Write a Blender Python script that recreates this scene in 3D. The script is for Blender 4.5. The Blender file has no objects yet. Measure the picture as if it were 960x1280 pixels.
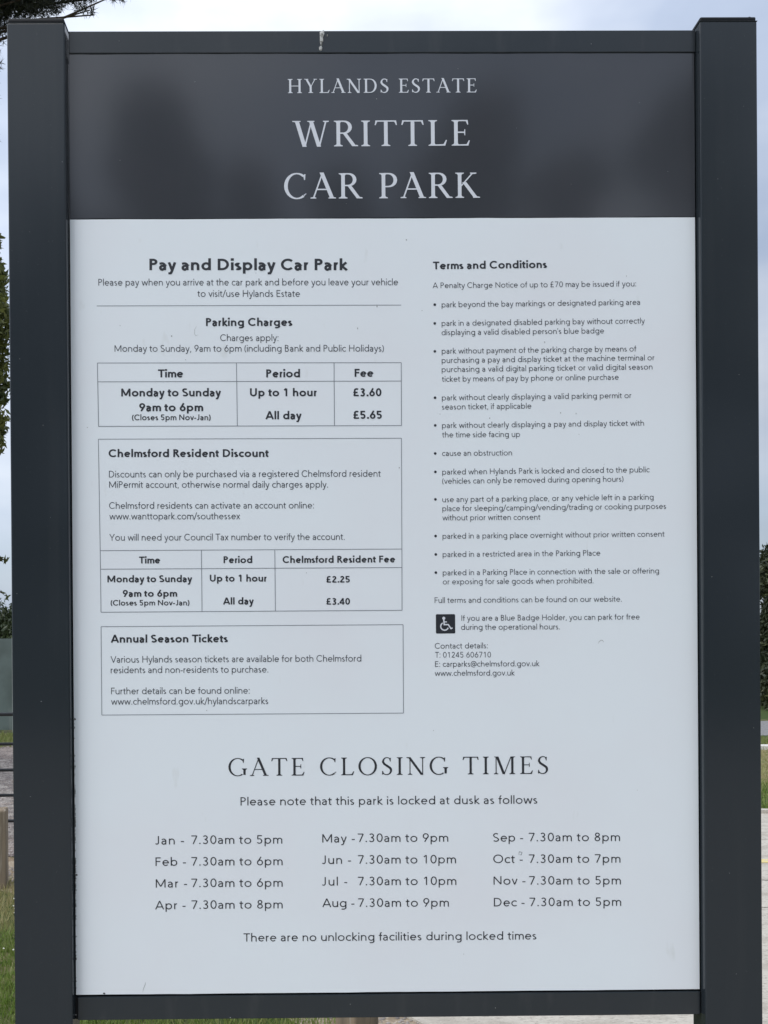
import bpy, bmesh, math, random
from mathutils import Vector, Matrix, noise as mnoise
import numpy as np

S = bpy.context.scene
COL = S.collection
R_ = math.radians

# ------------------------------------------------------------------ camera
# World: X right along the sign, Y away from the viewer (sign face at y = 0), Z up, ground at 0.
EYE = 1.60                      # camera height
ZB = EYE - 0.5719               # height of the notice panel's lower edge
CAMP = Vector((-0.13506, -1.40519, EYE))
YAW, PIT, ROL = -0.0067547, -0.0011662, 0.0065666
F_PX, PX, PY = 1100.0, 385.0, 795.0      # focal length / optical axis in 960x1280 photo pixels


def cam_rot():
    ry = Matrix.Rotation(YAW, 3, 'Z')
    rx = Matrix.Rotation(PIT, 3, 'X')
    rr = Matrix.Rotation(ROL, 3, 'Y')
    return ry @ rx @ rr


CR = cam_rot()
cam_d = bpy.data.cameras.new("camera")
cam = bpy.data.objects.new("camera", cam_d)
COL.objects.link(cam)
m = Matrix.Identity(4)
right, fwd, up = CR.col[0], CR.col[1], CR.col[2]
for i in range(3):
    m[i][0] = right[i]; m[i][1] = up[i]; m[i][2] = -fwd[i]; m[i][3] = CAMP[i]
cam.matrix_world = m
cam_d.sensor_fit = 'AUTO'
cam_d.sensor_width = 36.0
cam_d.lens = F_PX * 36.0 / 1280.0
cam_d.shift_x = (480 - PX) / 1280.0
cam_d.shift_y = (PY - 640) / 1280.0
cam_d.clip_start = 0.05
cam_d.clip_end = 3000
cam_d.dof.use_dof = False
S.camera = cam


def gx(px, d):
    """ground X of something seen at photo column px, d metres ahead of the camera"""
    return CAMP.x + (px - PX) / F_PX * d + 0.00675 * d


def gz(py, d):
    return EYE - (py - PY) / F_PX * d


def gy(d):
    return d + CAMP.y


# ------------------------------------------------------------------ world, sun, exposure
SUN_EL, SUN_AZ = R_(54), R_(-122)         # veiled sun, up and to the left behind the photographer
SKY_OFF = (1.9, 9.1, 3.3)
w = bpy.data.worlds.new("World")
S.world = w
w.use_nodes = True
nt = w.node_tree
nt.nodes.clear()
N = nt.nodes.new
L = nt.links.new
out = N('ShaderNodeOutputWorld')
sky = N('ShaderNodeTexSky')
sky.sky_type = 'NISHITA'
sky.sun_disc = False
sky.sun_elevation = SUN_EL
sky.sun_rotation = SUN_AZ
sky.air_density = 1.0
sky.dust_density = 1.5
bg1 = N('ShaderNodeBackground'); bg1.inputs[1].default_value = 0.11
L(sky.outputs[0], bg1.inputs[0])
tc = N('ShaderNodeTexCoord')
mp = N('ShaderNodeMapping'); mp.inputs['Scale'].default_value = (1.0, 1.0, 2.6)
mp.inputs['Location'].default_value = (0.35, 0.2, 0.1)
L(tc.outputs['Generated'], mp.inputs[0])
n1 = N('ShaderNodeTexNoise'); n1.inputs['Scale'].default_value = 2.2; n1.inputs['Detail'].default_value = 7
n1.inputs['Roughness'].default_value = 0.5
L(mp.outputs[0], n1.inputs[0])
cr1 = N('ShaderNodeValToRGB')             # cloud cover
cr1.color_ramp.elements[0].position = 0.34; cr1.color_ramp.elements[0].color = (0.55, 0.55, 0.55, 1)
cr1.color_ramp.elements[1].position = 0.58; cr1.color_ramp.elements[1].color = (1, 1, 1, 1)
L(n1.outputs[0], cr1.inputs[0])
n2 = N('ShaderNodeTexNoise'); n2.inputs['Scale'].default_value = 2.4; n2.inputs['Detail'].default_value = 5
mp2 = N('ShaderNodeMapping'); mp2.inputs['Scale'].default_value = (1.0, 1.0, 2.0)
mp2.inputs['Location'].default_value = SKY_OFF
L(tc.outputs['Generated'], mp2.inputs[0]); L(mp2.outputs[0], n2.inputs[0])
cr2 = N('ShaderNodeValToRGB')             # grey bases to white tops
cr2.color_ramp.elements[0].position = 0.40; cr2.color_ramp.elements[0].color = (0.50, 0.585, 0.75, 1)
cr2.color_ramp.elements[1].position = 0.62; cr2.color_ramp.elements[1].color = (0.85, 0.905, 1.0, 1)
L(n2.outputs[0], cr2.inputs[0])
# the cloud is brightest around the hidden sun
nv = N('ShaderNodeVectorMath'); nv.operation = 'NORMALIZE'
L(tc.outputs['Generated'], nv.inputs[0])
dt = N('ShaderNodeVectorMath'); dt.operation = 'DOT_PRODUCT'
sd = (math.cos(SUN_EL) * math.sin(SUN_AZ), math.cos(SUN_EL) * math.cos(SUN_AZ), math.sin(SUN_EL))
dt.inputs[1].default_value = sd
L(nv.outputs[0], dt.inputs[0])
mr = N('ShaderNodeMapRange')
mr.inputs[1].default_value = -0.6; mr.inputs[2].default_value = 1.0
mr.inputs[3].default_value = 0.40; mr.inputs[4].default_value = 1.55
L(dt.outputs['Value'], mr.inputs[0])
bg2 = N('ShaderNodeBackground')
L(cr2.outputs[0], bg2.inputs[0]); L(mr.outputs[0], bg2.inputs[1])
mx = N('ShaderNodeMixShader')
L(cr1.outputs[0], mx.inputs[0]); L(bg1.outputs[0], mx.inputs[1]); L(bg2.outputs[0], mx.inputs[2])
L(mx.outputs[0], out.inputs[0])

sun_d = bpy.data.lights.new("sun", 'SUN')
sun_d.energy = 1.5
sun_d.angle = R_(38)
sun_d.color = (1.0, 0.95, 0.88)
sun = bpy.data.objects.new("sun", sun_d)
COL.objects.link(sun)
sun.rotation_euler = Vector(sd).to_track_quat('Z', 'Y').to_euler()
sun.location = (0, 0, 20)

S.view_settings.view_transform = 'Standard'
S.view_settings.look = 'None'
S.view_settings.exposure = 0.39
S.view_settings.gamma = 1.0


# ------------------------------------------------------------------ helpers
def tag(o, label=None, cat=None, group=None, kind=None):
    if label: o['label'] = label
    if cat: o['category'] = cat
    if group: o['group'] = group
    if kind: o['kind'] = kind
    return o


def empty(name, loc=(0, 0, 0)):
    o = bpy.data.objects.new(name, None)
    o.empty_display_size = 0.1
    o.location = loc
    COL.objects.link(o)
    return o


def mesh_obj(name, verts, faces, mat, parent=None, smooth=False, loc=None):
    me = bpy.data.meshes.new(name)
    me.from_pydata([tuple(v) for v in verts], [], faces)
    me.materials.append(mat)
    if smooth:
        me.polygons.foreach_set('use_smooth', [True] * len(me.polygons))
    me.update()
    o = bpy.data.objects.new(name, me)
    COL.objects.link(o)
    if parent: o.parent = parent
    if loc: o.location = loc
    return o


def tri_obj(name, V, mat, parent=None, attr=None, k=3):
    """V: (n*k, 3) array, every k vertices one face; attr: per-face value stored as 'tone'"""
    V = np.asarray(V, dtype=np.float32)
    n = len(V) // k
    me = bpy.data.meshes.new(name)
    me.vertices.add(len(V)); me.vertices.foreach_set('co', V.ravel())
    me.loops.add(n * k); me.loops.foreach_set('vertex_index', np.arange(n * k, dtype=np.int32))
    me.polygons.add(n); me.polygons.foreach_set('loop_start', np.arange(0, n * k, k, dtype=np.int32))
    me.update(calc_edges=True)
    if attr is not None:
        a = me.attributes.new('tone', 'FLOAT', 'POINT')
        a.data.foreach_set('value', np.repeat(np.asarray(attr, dtype=np.float32), k))
    me.materials.append(mat)
    o = bpy.data.objects.new(name, me)
    COL.objects.link(o)
    if parent: o.parent = parent
    return o


def box_bm(x0, x1, y0, y1, z0, z1, bev=0.0, seg=2):
    bm = bmesh.new()
    bmesh.ops.create_cube(bm, size=1.0)
    for v in bm.verts:
        v.co = Vector((x0 + (v.co.x + .5) * (x1 - x0), y0 + (v.co.y + .5) * (y1 - y0), z0 + (v.co.z + .5) * (z1 - z0)))
    if bev > 0:
        bmesh.ops.bevel(bm, geom=bm.edges[:], offset=bev, segments=seg, affect='EDGES', profile=0.5)
    return bm


def bm_obj(name, bm, mat, parent=None, smooth=False):
    me = bpy.data.meshes.new(name)
    bm.normal_update()
    bm.to_mesh(me); bm.free()
    me.materials.append(mat)
    if smooth:
        me.polygons.foreach_set('use_smooth', [True] * len(me.polygons))
    o = bpy.data.objects.new(name, me)
    COL.objects.link(o)
    if parent: o.parent = parent
    return o


def box(name, x0, x1, y0, y1, z0, z1, mat, parent=None, bev=0.0, seg=2):
    return bm_obj(name, box_bm(x0, x1, y0, y1, z0, z1, bev, seg), mat, parent)


def mat(name, base, rough=0.6, spec=0.5, metal=0.0, noise=None, bump=None, coat=0.0, coat_rough=0.1):
    """noise: list of (scale, detail, colour, lo, hi, stretch) layers mixed over base; bump: (scale, strength, dist)"""
    M = bpy.data.materials.new(name)
    M.use_nodes = True
    t = M.node_tree
    b = t.nodes['Principled BSDF']
    b.inputs['Roughness'].default_value = rough
    b.inputs['Specular IOR Level'].default_value = spec
    b.inputs['Metallic'].default_value = metal
    b.inputs['Coat Weight'].default_value = coat
    b.inputs['Coat Roughness'].default_value = coat_rough
    b.inputs['Base Color'].default_value = (*base, 1)
    tcn = t.nodes.new('ShaderNodeTexCoord')
    prev = None
    for lay in (noise or []):
        sc, det, colr, lo, hi = lay[:5]
        st = lay[5] if len(lay) > 5 else (1, 1, 1)
        mpn = t.nodes.new('ShaderNodeMapping'); mpn.inputs['Scale'].default_value = st
        mpn.inputs['Location'].default_value = (sc * .37, sc * .11, sc * .73)
        t.links.new(tcn.outputs['Object'], mpn.inputs[0])
        nz = t.nodes.new('ShaderNodeTexNoise'); nz.inputs['Scale'].default_value = sc; nz.inputs['Detail'].default_value = det
        t.links.new(mpn.outputs[0], nz.inputs[0])
        r = t.nodes.new('ShaderNodeMapRange'); r.inputs[1].default_value = lo; r.inputs[2].default_value = hi
        r.clamp = True
        t.links.new(nz.outputs[0], r.inputs[0])
        mxn = t.nodes.new('ShaderNodeMix'); mxn.data_type = 'RGBA'
        t.links.new(r.outputs[0], mxn.inputs[0])
        if prev is None: mxn.inputs[6].default_value = (*base, 1)
        else: t.links.new(prev, mxn.inputs[6])
        mxn.inputs[7].default_value = (*colr, 1)
        prev = mxn.outputs[2]
    if prev is not None: t.links.new(prev, b.inputs['Base Color'])
    if bump:
        nz = t.nodes.new('ShaderNodeTexNoise'); nz.inputs['Scale'].default_value = bump[0]; nz.inputs['Detail'].default_value = 6
        mpn = t.nodes.new('ShaderNodeMapping'); mpn.inputs['Scale'].default_value = bump[3] if len(bump) > 3 else (1, 1, 1)
        t.links.new(tcn.outputs['Object'], mpn.inputs[0]); t.links.new(mpn.outputs[0], nz.inputs[0])
        bp = t.nodes.new('ShaderNodeBump'); bp.inputs['Strength'].default_value = bump[1]; bp.inputs['Distance'].default_value = bump[2]
        t.links.new(nz.outputs[0], bp.inputs['Height']); t.links.new(bp.outputs[0], b.inputs['Normal'])
    return M


def leaf_mat(name, dark, light, rough=0.55, trans=0.25):
    M = bpy.data.materials.new(name); M.use_nodes = True
    t = M.node_tree; b = t.nodes['Principled BSDF']
    a = t.nodes.new('ShaderNodeAttribute'); a.attribute_name = 'tone'
    mxn = t.nodes.new('ShaderNodeMix'); mxn.data_type = 'RGBA'
    mxn.inputs[6].default_value = (*dark, 1); mxn.inputs[7].default_value = (*light, 1)
    t.links.new(a.outputs['Fac'], mxn.inputs[0])
    t.links.new(mxn.outputs[2], b.inputs['Base Color'])
    b.inputs['Roughness'].default_value = rough
    tr = t.nodes.new('ShaderNodeBsdfTranslucent'); t.links.new(mxn.outputs[2], tr.inputs[0])
    ms = t.nodes.new('ShaderNodeMixShader'); ms.inputs[0].default_value = trans
    o = t.nodes['Material Output']
    t.links.new(b.outputs[0], ms.inputs[1]); t.links.new(tr.outputs[0], ms.inputs[2]); t.links.new(ms.outputs[0], o.inputs[0])
    return M

# ------------------------------------------------------------------ lettering (drawn stroke by stroke)
X = 0.685                        # x-height, in cap heights


def arc(cx, cy, rx, ry, a0, a1, n=None):
    n = n or max(5, int(abs(a1 - a0) / 15))
    return [(cx + rx * math.cos(R_(a0 + (a1 - a0) * i / n)), cy + ry * math.sin(R_(a0 + (a1 - a0) * i / n))) for i in range(n + 1)]


def ring(cx, cy, rx, ry):
    return ('o', arc(cx, cy, rx, ry, 0, 360, 22)[:-1])


def ln(*p):
    return ('l', list(p))


def sans(c, w):
    """strokes and advance width of one humanist-geometric sans letter of stroke weight w"""
    h = w / 2
    ry = X / 2 + .012 - h                       # round lower-case letters overshoot slightly
    dot = lambda x, y: ('f', [(x - h * 1.15, y - h * 1.15), (x + h * 1.15, y - h * 1.15), (x + h * 1.15, y + h * 1.15), (x - h * 1.15, y + h * 1.15)])
    g = {}
    if c == ' ': return [], .36
    if c == 'a':
        x = .56 - h
        return [ln(*([(x, 0), (x, .40)] + arc(x - .20, .40, .20, X + .01 - h - .40, 0, 118, 6) + [(.10, .565)])),
                ('l', [(x, .385), (.36, .375)] + arc(.30, .205, .235 - h + .0, .17, 70, 270, 9) + [(.36, h + .0), (x, .14)])], .68
    if c in 'bdpq':
        cx, rx = (.09 + .335, .335 - h)
        s = [ring(cx, X / 2, rx, ry)]
        xs = .09 + h if c in 'bp' else .76 - h
        s.append(ln((xs, -.30 if c in 'pq' else 0), (xs, X if c in 'pq' else 1.04)))
        return s, .85
    if c == 'g':
        xs = .76 - h
        return [ring(.425, X / 2, .335 - h, ry), ('l', [(xs, X), (xs, -.06)] + arc(xs - .27, -.06, .27, .25 - h, 0, -128, 8))], .85
    if c == 'o': return [ring(.43, X / 2, .36 - h, ry)], .86
    if c == 'c': return [('l', arc(.41, X / 2, .345 - h, ry, 48, 312, 14))], .665
    if c == 'e':
        return [('l', [(.08, X / 2 + .015), (.745 - h, X / 2 + .015)] + arc(.415, X / 2, .33 - h, ry, 4, 318, 15)[0:])], .81
    if c == 'f': return [('l', [(.20, 0), (.20, .83)] + arc(.36, .83, .16, .22 - h, 180, 95, 5)), ln((.03, X - h * .9), (.40, X - h * .9))], .42
    if c == 'h': return [ln((.09 + h, 0), (.09 + h, 1.04)), ('l', arc(.385, .385, .295 - h, X + .01 - h - .385, 180, 0, 10) + [(.68 - h, 0)])], .77
    if c == 'n': return [ln((.09 + h, 0), (.09 + h, X)), ('l', arc(.385, .385, .295 - h, X + .01 - h - .385, 180, 0, 10) + [(.68 - h, 0)])], .77
    if c == 'u': return [ln((.68 - h, 0), (.68 - h, X)), ('l', arc(.385, .275, .295 - h, .285 - h, 0, -180, 10) + [(.09 + h, X)])], .77
    if c == 'm': return [ln((.09 + h, 0), (.09 + h, X)), ('l', arc(.35, .40, .26 - h * .9, X + .01 - h - .40, 180, 0, 10) + [(.61 - h * .9, 0)]),
                         ('l', arc(.35 + .52 - h * 1.8, .40, .26 - h * .9, X + .01 - h - .40, 180, 0, 10) + [(1.13 - h * 2.7, 0)])], 1.22 - h * 2.2
    if c == 'i': return [ln((.08 + h, 0), (.08 + h, X)), dot(.08 + h, .93)], .16 + w
    if c == 'l': return [ln((.08 + h, 0), (.08 + h, 1.04))], .16 + w
    if c == 'k': return [ln((.09 + h, 0), (.09 + h, 1.04)), ln((.09 + w * .8, .345), (.555, X)), ln((.09 + w * .9, .345), (.60, 0))], .66
    if c == 'r': return [ln((.09 + h, 0), (.09 + h, X)), ('l', arc(.33, .36, .24 - h, X - h - .36, 180, 72, 7))], .46
    if c == 's': return [('l', arc(.27, .485, .175 - h * .4, .175 - h, 42, 190, 8) + [(.25, .355), (.30, .315)] + arc(.27, .17, .19 - h * .4, .175 - h, 60, -140, 8)[1:])], .56
    if c == 't': return [('l', [(.20, .86), (.20, .17)] + arc(.34, .17, .14, .18 - h, 180, 285, 6)), ln((.03, X - h * .9), (.41, X - h * .9))], .46
    if c == 'v': return [ln((.03 + h, X), (.335, 0.01), (.64 - h, X))], .66
    if c == 'w': return [ln((.03 + h, X), (.28, 0.01), (.51, X - .03), (.74, 0.01), (.99 - h, X))], 1.02
    if c == 'x': return [ln((.04 + h, X), (.60 - h, 0)), ln((.04 + h, 0), (.60 - h, X))], .64
    if c == 'y': return [ln((.03 + h, X), (.335, .02)), ln((.64 - h, X), (.30, -.16), (.24, -.27), (.08, -.27))], .66
    if c == 'z': return [ln((.05, X - h), (.50, X - h), (.07, h), (.54, h))], .60
    # capitals
    if c == 'A': return [ln((.02 + h, 0), (.48, 1.0), (.94 - h, 0)), ln((.22, .29), (.74, .29))], .96
    if c == 'B': return [ln((.11 + h, 0), (.11 + h, 1)), ('l', [(.11, 1 - h), (.36, 1 - h)] + arc(.38, .765, .22 - h * .6, .235 - h, 90, -90, 8) + [(.11, .53)]),
                         ('l', [(.38, .53)] + arc(.42, .265, .26 - h, .265 - h * .5, 90, -90, 8) + [(.11, h)])], .81
    if c == 'C': return [('l', arc(.56, .5, .49 - h, .51 - h, 44, 316, 18))], 1.0
    if c == 'D': return [('l', [(.11, 1 - h), (.40, 1 - h)] + arc(.42, .5, .48 - h, .5 - h, 90, -90, 12) + [(.11, h)]), ln((.11 + h, 0), (.11 + h, 1))], 1.0
    if c == 'E': return [ln((.11 + h, 0), (.11 + h, 1)), ln((.11, 1 - h), (.66, 1 - h)), ln((.11, .53), (.62, .53)), ln((.11, h), (.68, h))], .76
    if c == 'F': return [ln((.11 + h, 0), (.11 + h, 1)), ln((.11, 1 - h), (.64, 1 - h)), ln((.11, .52), (.60, .52))], .70
    if c == 'G': return [('l', arc(.56, .5, .49 - h, .51 - h, 48, 330, 18) + [(.97 - h, .12), (.97 - h, .48), (.66, .48)])], 1.07
    if c == 'H': return [ln((.11 + h, 0), (.11 + h, 1)), ln((.89 - h, 0), (.89 - h, 1)), ln((.11, .53), (.89, .53))], 1.0
    if c == 'I': return [ln((.11 + h, 0), (.11 + h, 1))], .22 + w
    if c == 'J': return [('l', [(.48 - h, 1), (.48 - h, .26)] + arc(.26, .26, .22 - h, .27 - h, 0, -140, 8))], .60
    if c == 'K': return [ln((.11 + h, 0), (.11 + h, 1)), ln((.12 + w * .8, .52), (.74, 1)), ln((.12 + w * .8, .54), (.82, 0))], .86
    if c == 'L': return [ln((.11 + h, 1), (.11 + h, 0)), ln((.11, h), (.60, h))], .66
    if c == 'M': return [ln((.11 + h, 0), (.11 + h, .97), (.61, .12), (1.11 - h, .97), (1.11 - h, 0))], 1.22
    if c == 'N': return [ln((.11 + h, 0), (.11 + h, .95), (.92 - h, .05), (.92 - h, 1))], 1.03
    if c == 'O': return [ring(.58, .5, .51 - h, .51 - h)], 1.16
    if c == 'P': return [ln((.11 + h, 0), (.11 + h, 1)), ('l', [(.11, 1 - h), (.38, 1 - h)] + arc(.39, .725, .28 - h, .275 - h, 90, -90, 9) + [(.11, .45 + h)])], .76
    if c == 'R': return [ln((.11 + h, 0), (.11 + h, 1)), ('l', [(.11, 1 - h), (.38, 1 - h)] + arc(.39, .735, .27 - h, .265 - h, 90, -90, 9) + [(.11, .47 + h)]), ln((.40, .48), (.72, 0))], .80
    if c == 'S': return [('l', arc(.37, .745, .27 - h * .5, .265 - h, 38, 200, 9) + [(.26, .545), (.46, .465)] + arc(.37, .255, .29 - h * .5, .265 - h, 30, -148, 9)[1:])], .76
    if c == 'T': return [ln((.38, 0), (.38, 1)), ln((.03, 1 - h), (.73, 1 - h))], .76
    if c == 'U': return [('l', [(.11 + h, 1), (.11 + h, .37)] + arc(.48, .37, .37 - h, .38 - h, 180, 360, 12) + [(.85 - h, 1)])], .97
    if c == 'V': return [ln((.02 + h, 1), (.45, 0.01), (.88 - h, 1))], .90
    if c == 'W': return [ln((.02 + h, 1), (.36, .01), (.68, .98), (1.0, .01), (1.34 - h, 1))], 1.36
    if c == 'Y': return [ln((.43, 0), (.43, .42)), ln((.02 + h, 1), (.43, .42), (.84 - h, 1))], .87
    # figures
    if c == '0': return [ring(.39, .5, .315 - h, .51 - h)], .78
    if c == '1': return [ln((.44, 0), (.44, .97), (.20, .76))], .78
    if c == '2': return [('l', arc(.38, .72, .27 - h, .29 - h, 165, -18, 9) + [(.13, h), (.67, h)])], .78
    if c == '3': return [('l', arc(.36, .755, .24 - h * .7, .255 - h, 150, -80, 10) + [(.30, .53)]), ('l', [(.36, .53)] + arc(.36, .265, .285 - h, .275 - h * .8, 80, -150, 11))], .78
    if c == '4': return [ln((.51, 0), (.51, .97), (.08, .255), (.70, .255))], .78
    if c == '5': return [('l', [(.61, 1 - h), (.20, 1 - h), (.19, .57)] + arc(.36, .315, .30 - h, .325 - h, 112, -146, 12))], .78
    if c == '6': return [ring(.39, .325, .31 - h, .335 - h), ln((.50, 1.0), (.13 + h * .9, .42))], .78
    if c == '7': return [ln((.09, 1 - h), (.65, 1 - h), (.28, 0))], .78
    if c == '8': return [ring(.39, .755, .235 - h * .8, .255 - h), ring(.39, .27, .29 - h, .28 - h)], .78
    if c == '9': return [ring(.39, .675, .31 - h, .335 - h), ln((.28, 0.0), (.65 - h * .9, .58))], .78
    if c == '£': return [('l', arc(.44, .76, .21, .25 - h, 40, 180, 8) + [(.24, .30), (.13, h), (.68, h)]), ln((.08, .48), (.55, .48))], .78
    # marks
    if c == '.': return [dot(.11 + h, h * 1.15)], .26 + w * .6
    if c == ',': return [ln((.13 + h, w), (.07 + h, -.15))], .26 + w * .6
    if c == ':': return [dot(.11 + h, h * 1.15), dot(.11 + h, X - h)], .26 + w * .6
    if c == '-': return [ln((.06, .33), (.37, .33))], .43
    if c == '/': return [ln((.04, -.10), (.44, 1.04))], .48
    if c == '(': return [('l', arc(.50, .42, .40, .66, 128, 232, 7))], .36
    if c == ')': return [('l', arc(-.14, .42, .40, .66, -52, 52, 7))], .36
    if c == '’': return [ln((.14, 1.0), (.09, .76))], .24
    if c == '@': return [ring(.56, .42, .19, .22), ('l', [(.76, .64), (.72, .26)] + arc(.86, .30, .14, .12, 200, 330, 4)[1:] + arc(.56, .42, .47, .52, 5, 300, 20))], 1.12
    raise KeyError(c)


# ---- roman capitals with serifs
def stem(x, w, y0=0.0, y1=1.0, sf=.085, top=True, bot=True):
    """upright stem centred on x with bracketed serifs"""
    t, k = .032, .10
    a = w / 2
    p = []
    if bot: p += [(x - a - sf, y0), (x + a + sf, y0), (x + a + sf, y0 + t), (x + a + .022, y0 + t + .025), (x + a, y0 + k)]
    else: p += [(x - a, y0), (x + a, y0)]
    if top: p += [(x + a, y1 - k), (x + a + .022, y1 - t - .025), (x + a + sf, y1 - t), (x + a + sf, y1), (x - a - sf, y1), (x - a - sf, y1 - t), (x - a - .022, y1 - t - .025), (x - a, y1 - k)]
    else: p += [(x + a, y1), (x - a, y1)]
    if bot: p += [(x - a, y0 + k), (x - a - .022, y0 + t + .025), (x - a - sf, y0 + t)]
    return ('f', p)


def diag(x0, y0, x1, y1, w):
    """diagonal whose ends are cut level"""
    return ('f', [(x0 - w / 2, y0), (x0 + w / 2, y0), (x1 + w / 2, y1), (x1 - w / 2, y1)])


def slab(x, y, a=.15, up=True, t=.034):
    return ('f', [(x - a, y), (x + a, y), (x + a, y + t), (x + .05, y + t + .02), (x - .05, y + t + .02), (x - a, y + t)] if up else
            [(x - a, y), (x - a, y - t), (x - .05, y - t - .02), (x + .05, y - t - .02), (x + a, y - t), (x + a, y)])


def bowl(cx, cy, rx, ry, a0, a1, tk, tn, n=18):
    """curved stroke, thick (tk) at the sides and thin (tn) at top and bottom"""
    P, W = [], []
    for i in range(n + 1):
        a = R_(a0 + (a1 - a0) * i / n)
        P.append((cx + rx * math.cos(a), cy + ry * math.sin(a)))
        W.append(tn + (tk - tn) * abs(math.cos(a)) ** 1.4)
    return ('v', P, W)


def roman(c, w):
    tk, tn = w, w * .42
    if c == ' ': return [], .42
    if c == 'I': return [stem(.20, tk)], .40
    if c == 'H': return [stem(.20, tk), stem(.78, tk), ln((.20, .5), (.78, .5), )], .98
    if c == 'N': return [stem(.19, tn, top=False), diag(.13 + tk * .2, 1.0, .79 - tk * .25, -.01, tk * 1.2), stem(.79, tn, bot=False, sf=.10), slab(.10, 1.0, .075, False)], .96
    if c == 'M': return [stem(.19, tn, top=False), diag(.24, 1.0, .56, .0, tk * 1.15), diag(.57, .0, .90, 1.0, tn), stem(.96, tk, top=False), ('f', [(.88, 1), (.88, .97), (.90, .90), (1.02, .90), (1.03, .965), (1.10, .97), (1.10, 1)]), ('f', [(.10, 1), (.10, .97), (.19, .95), (.28, .95), (.30, 1)])], 1.17
    if c == 'L': return [stem(.20, tk), ('f', [(.20, 0), (.62, 0), (.68, .22), (.645, .225), (.56, .06), (.20, .045)])], .72
    if c == 'E': return [stem(.20, tk), ('f', [(.20, 0), (.62, 0), (.67, .20), (.635, .205), (.56, .055), (.20, .045)]),
                         ('f', [(.20, 1), (.60, 1), (.62, .82), (.59, .815), (.54, .95), (.20, .955)]),
                         ln((.20, .52), (.50, .52)), ('f', [(.49, .40), (.515, .40), (.515, .64), (.49, .64), (.475, .54), (.475, .50)])], .73
    if c == 'T': return [stem(.42, tk, top=False), ('f', [(.07, 1.0), (.77, 1.0), (.80, .82), (.765, .815), (.71, .95), (.13, .95), (.075, .815), (.04, .82)])], .84
    if c == 'A': return [diag(.11, .0, .42, .98, tn), diag(.76, .0, .40, 1.03, tk * 1.12), ln((.22, .36), (.64, .36)), slab(.11, 0, .10), slab(.76, 0, .13)], .88
    if c == 'W': return [diag(.20, 1.0, .46, -.01, tk * 1.1), diag(.70, 1.0, .47, -.01, tn), diag(.68, 1.0, .95, -.01, tk * 1.1), diag(1.19, 1.0, .96, -.01, tn), slab(.19, 1, .14, False), slab(.68, 1, .12, False), slab(1.19, 1, .10, False)], 1.34
    if c == 'Y': return [stem(.43, tk, top=False, y1=.50), diag(.43, .44, .16, 1.0, tk * 1.05), diag(.44, .44, .70, 1.0, tn), slab(.16, 1, .13, False), slab(.71, 1, .11, False)], .86
    if c == 'K': return [stem(.20, tk), diag(.24, .46, .66, 1.0, tn * 1.1), diag(.36, .62, .76, .0, tk * 1.15), slab(.67, 1, .11, False), slab(.78, 0, .12)], .88
    if c == 'R': return [stem(.20, tk), ('v', [(.20, .977), (.36, .977)] + bowl(.38, .745, .22, .232, 90, -90, tk, tn, 10)[1] + [(.20, .513)], [tn, tn] + bowl(0, 0, 1, 1, 90, -90, tk, tn, 10)[2] + [tn]), diag(.42, .50, .74, .0, tk * 1.1), slab(.77, 0, .10)], .86
    if c == 'P': return [stem(.20, tk), ('v', [(.20, .977), (.36, .977)] + bowl(.37, .72, .24, .257, 90, -90, tk, tn, 10)[1] + [(.26, .463)], [tn, tn] + bowl(0, 0, 1, 1, 90, -90, tk, tn, 10)[2] + [tn])], .72
    if c == 'D': return [stem(.20, tk), ('v', [(.20, .977), (.42, .977)] + bowl(.44, .5, .40 - tk / 3, .477, 90, -90, tk, tn, 14)[1] + [(.20, .023)], [tn, tn] + bowl(0, 0, 1, 1, 90, -90, tk, tn, 14)[2] + [tn])], .96
    if c == 'O': return [bowl(.50, .5, .44 - tk / 2, .495, 0, 360, tk, tn, 30)], 1.0
    if c == 'C': return [bowl(.50, .5, .44 - tk / 2, .495, 52, 308, tk, tn, 20), ('f', [(.755, .74), (.785, .74), (.80, .97), (.77, .97), (.72, .90)]), ('f', [(.75, .10), (.83, .19), (.81, .205), (.73, .145)])], .90
    if c == 'G': return [bowl(.50, .5, .44 - tk / 2, .495, 52, 305, tk, tn, 20), ('f', [(.755, .74), (.785, .74), (.80, .97), (.77, .97), (.72, .90)]), stem(.82, tk, 0.06, .42, bot=False, sf=.07)], .97
    if c == 'S':
        P = arc(.32, .75, .19, .235, 50, 185, 8) + [(.20, .61), (.34, .50), (.46, .40)] + arc(.30, .255, .21, .24, 20, -140, 9)
        n = len(P)
        Wd = [tn + (tk * 1.1 - tn) * math.exp(-((i / (n - 1) - .5) / .24) ** 2) for i in range(n)]
        return [('v', P, Wd), ('f', [(.46, .76), (.49, .76), (.50, .97), (.47, .97), (.42, .92)]), ('f', [(.09, .23), (.12, .23), (.18, .08), (.11, .02), (.08, .03)])], .62
    raise KeyError(c)


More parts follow.
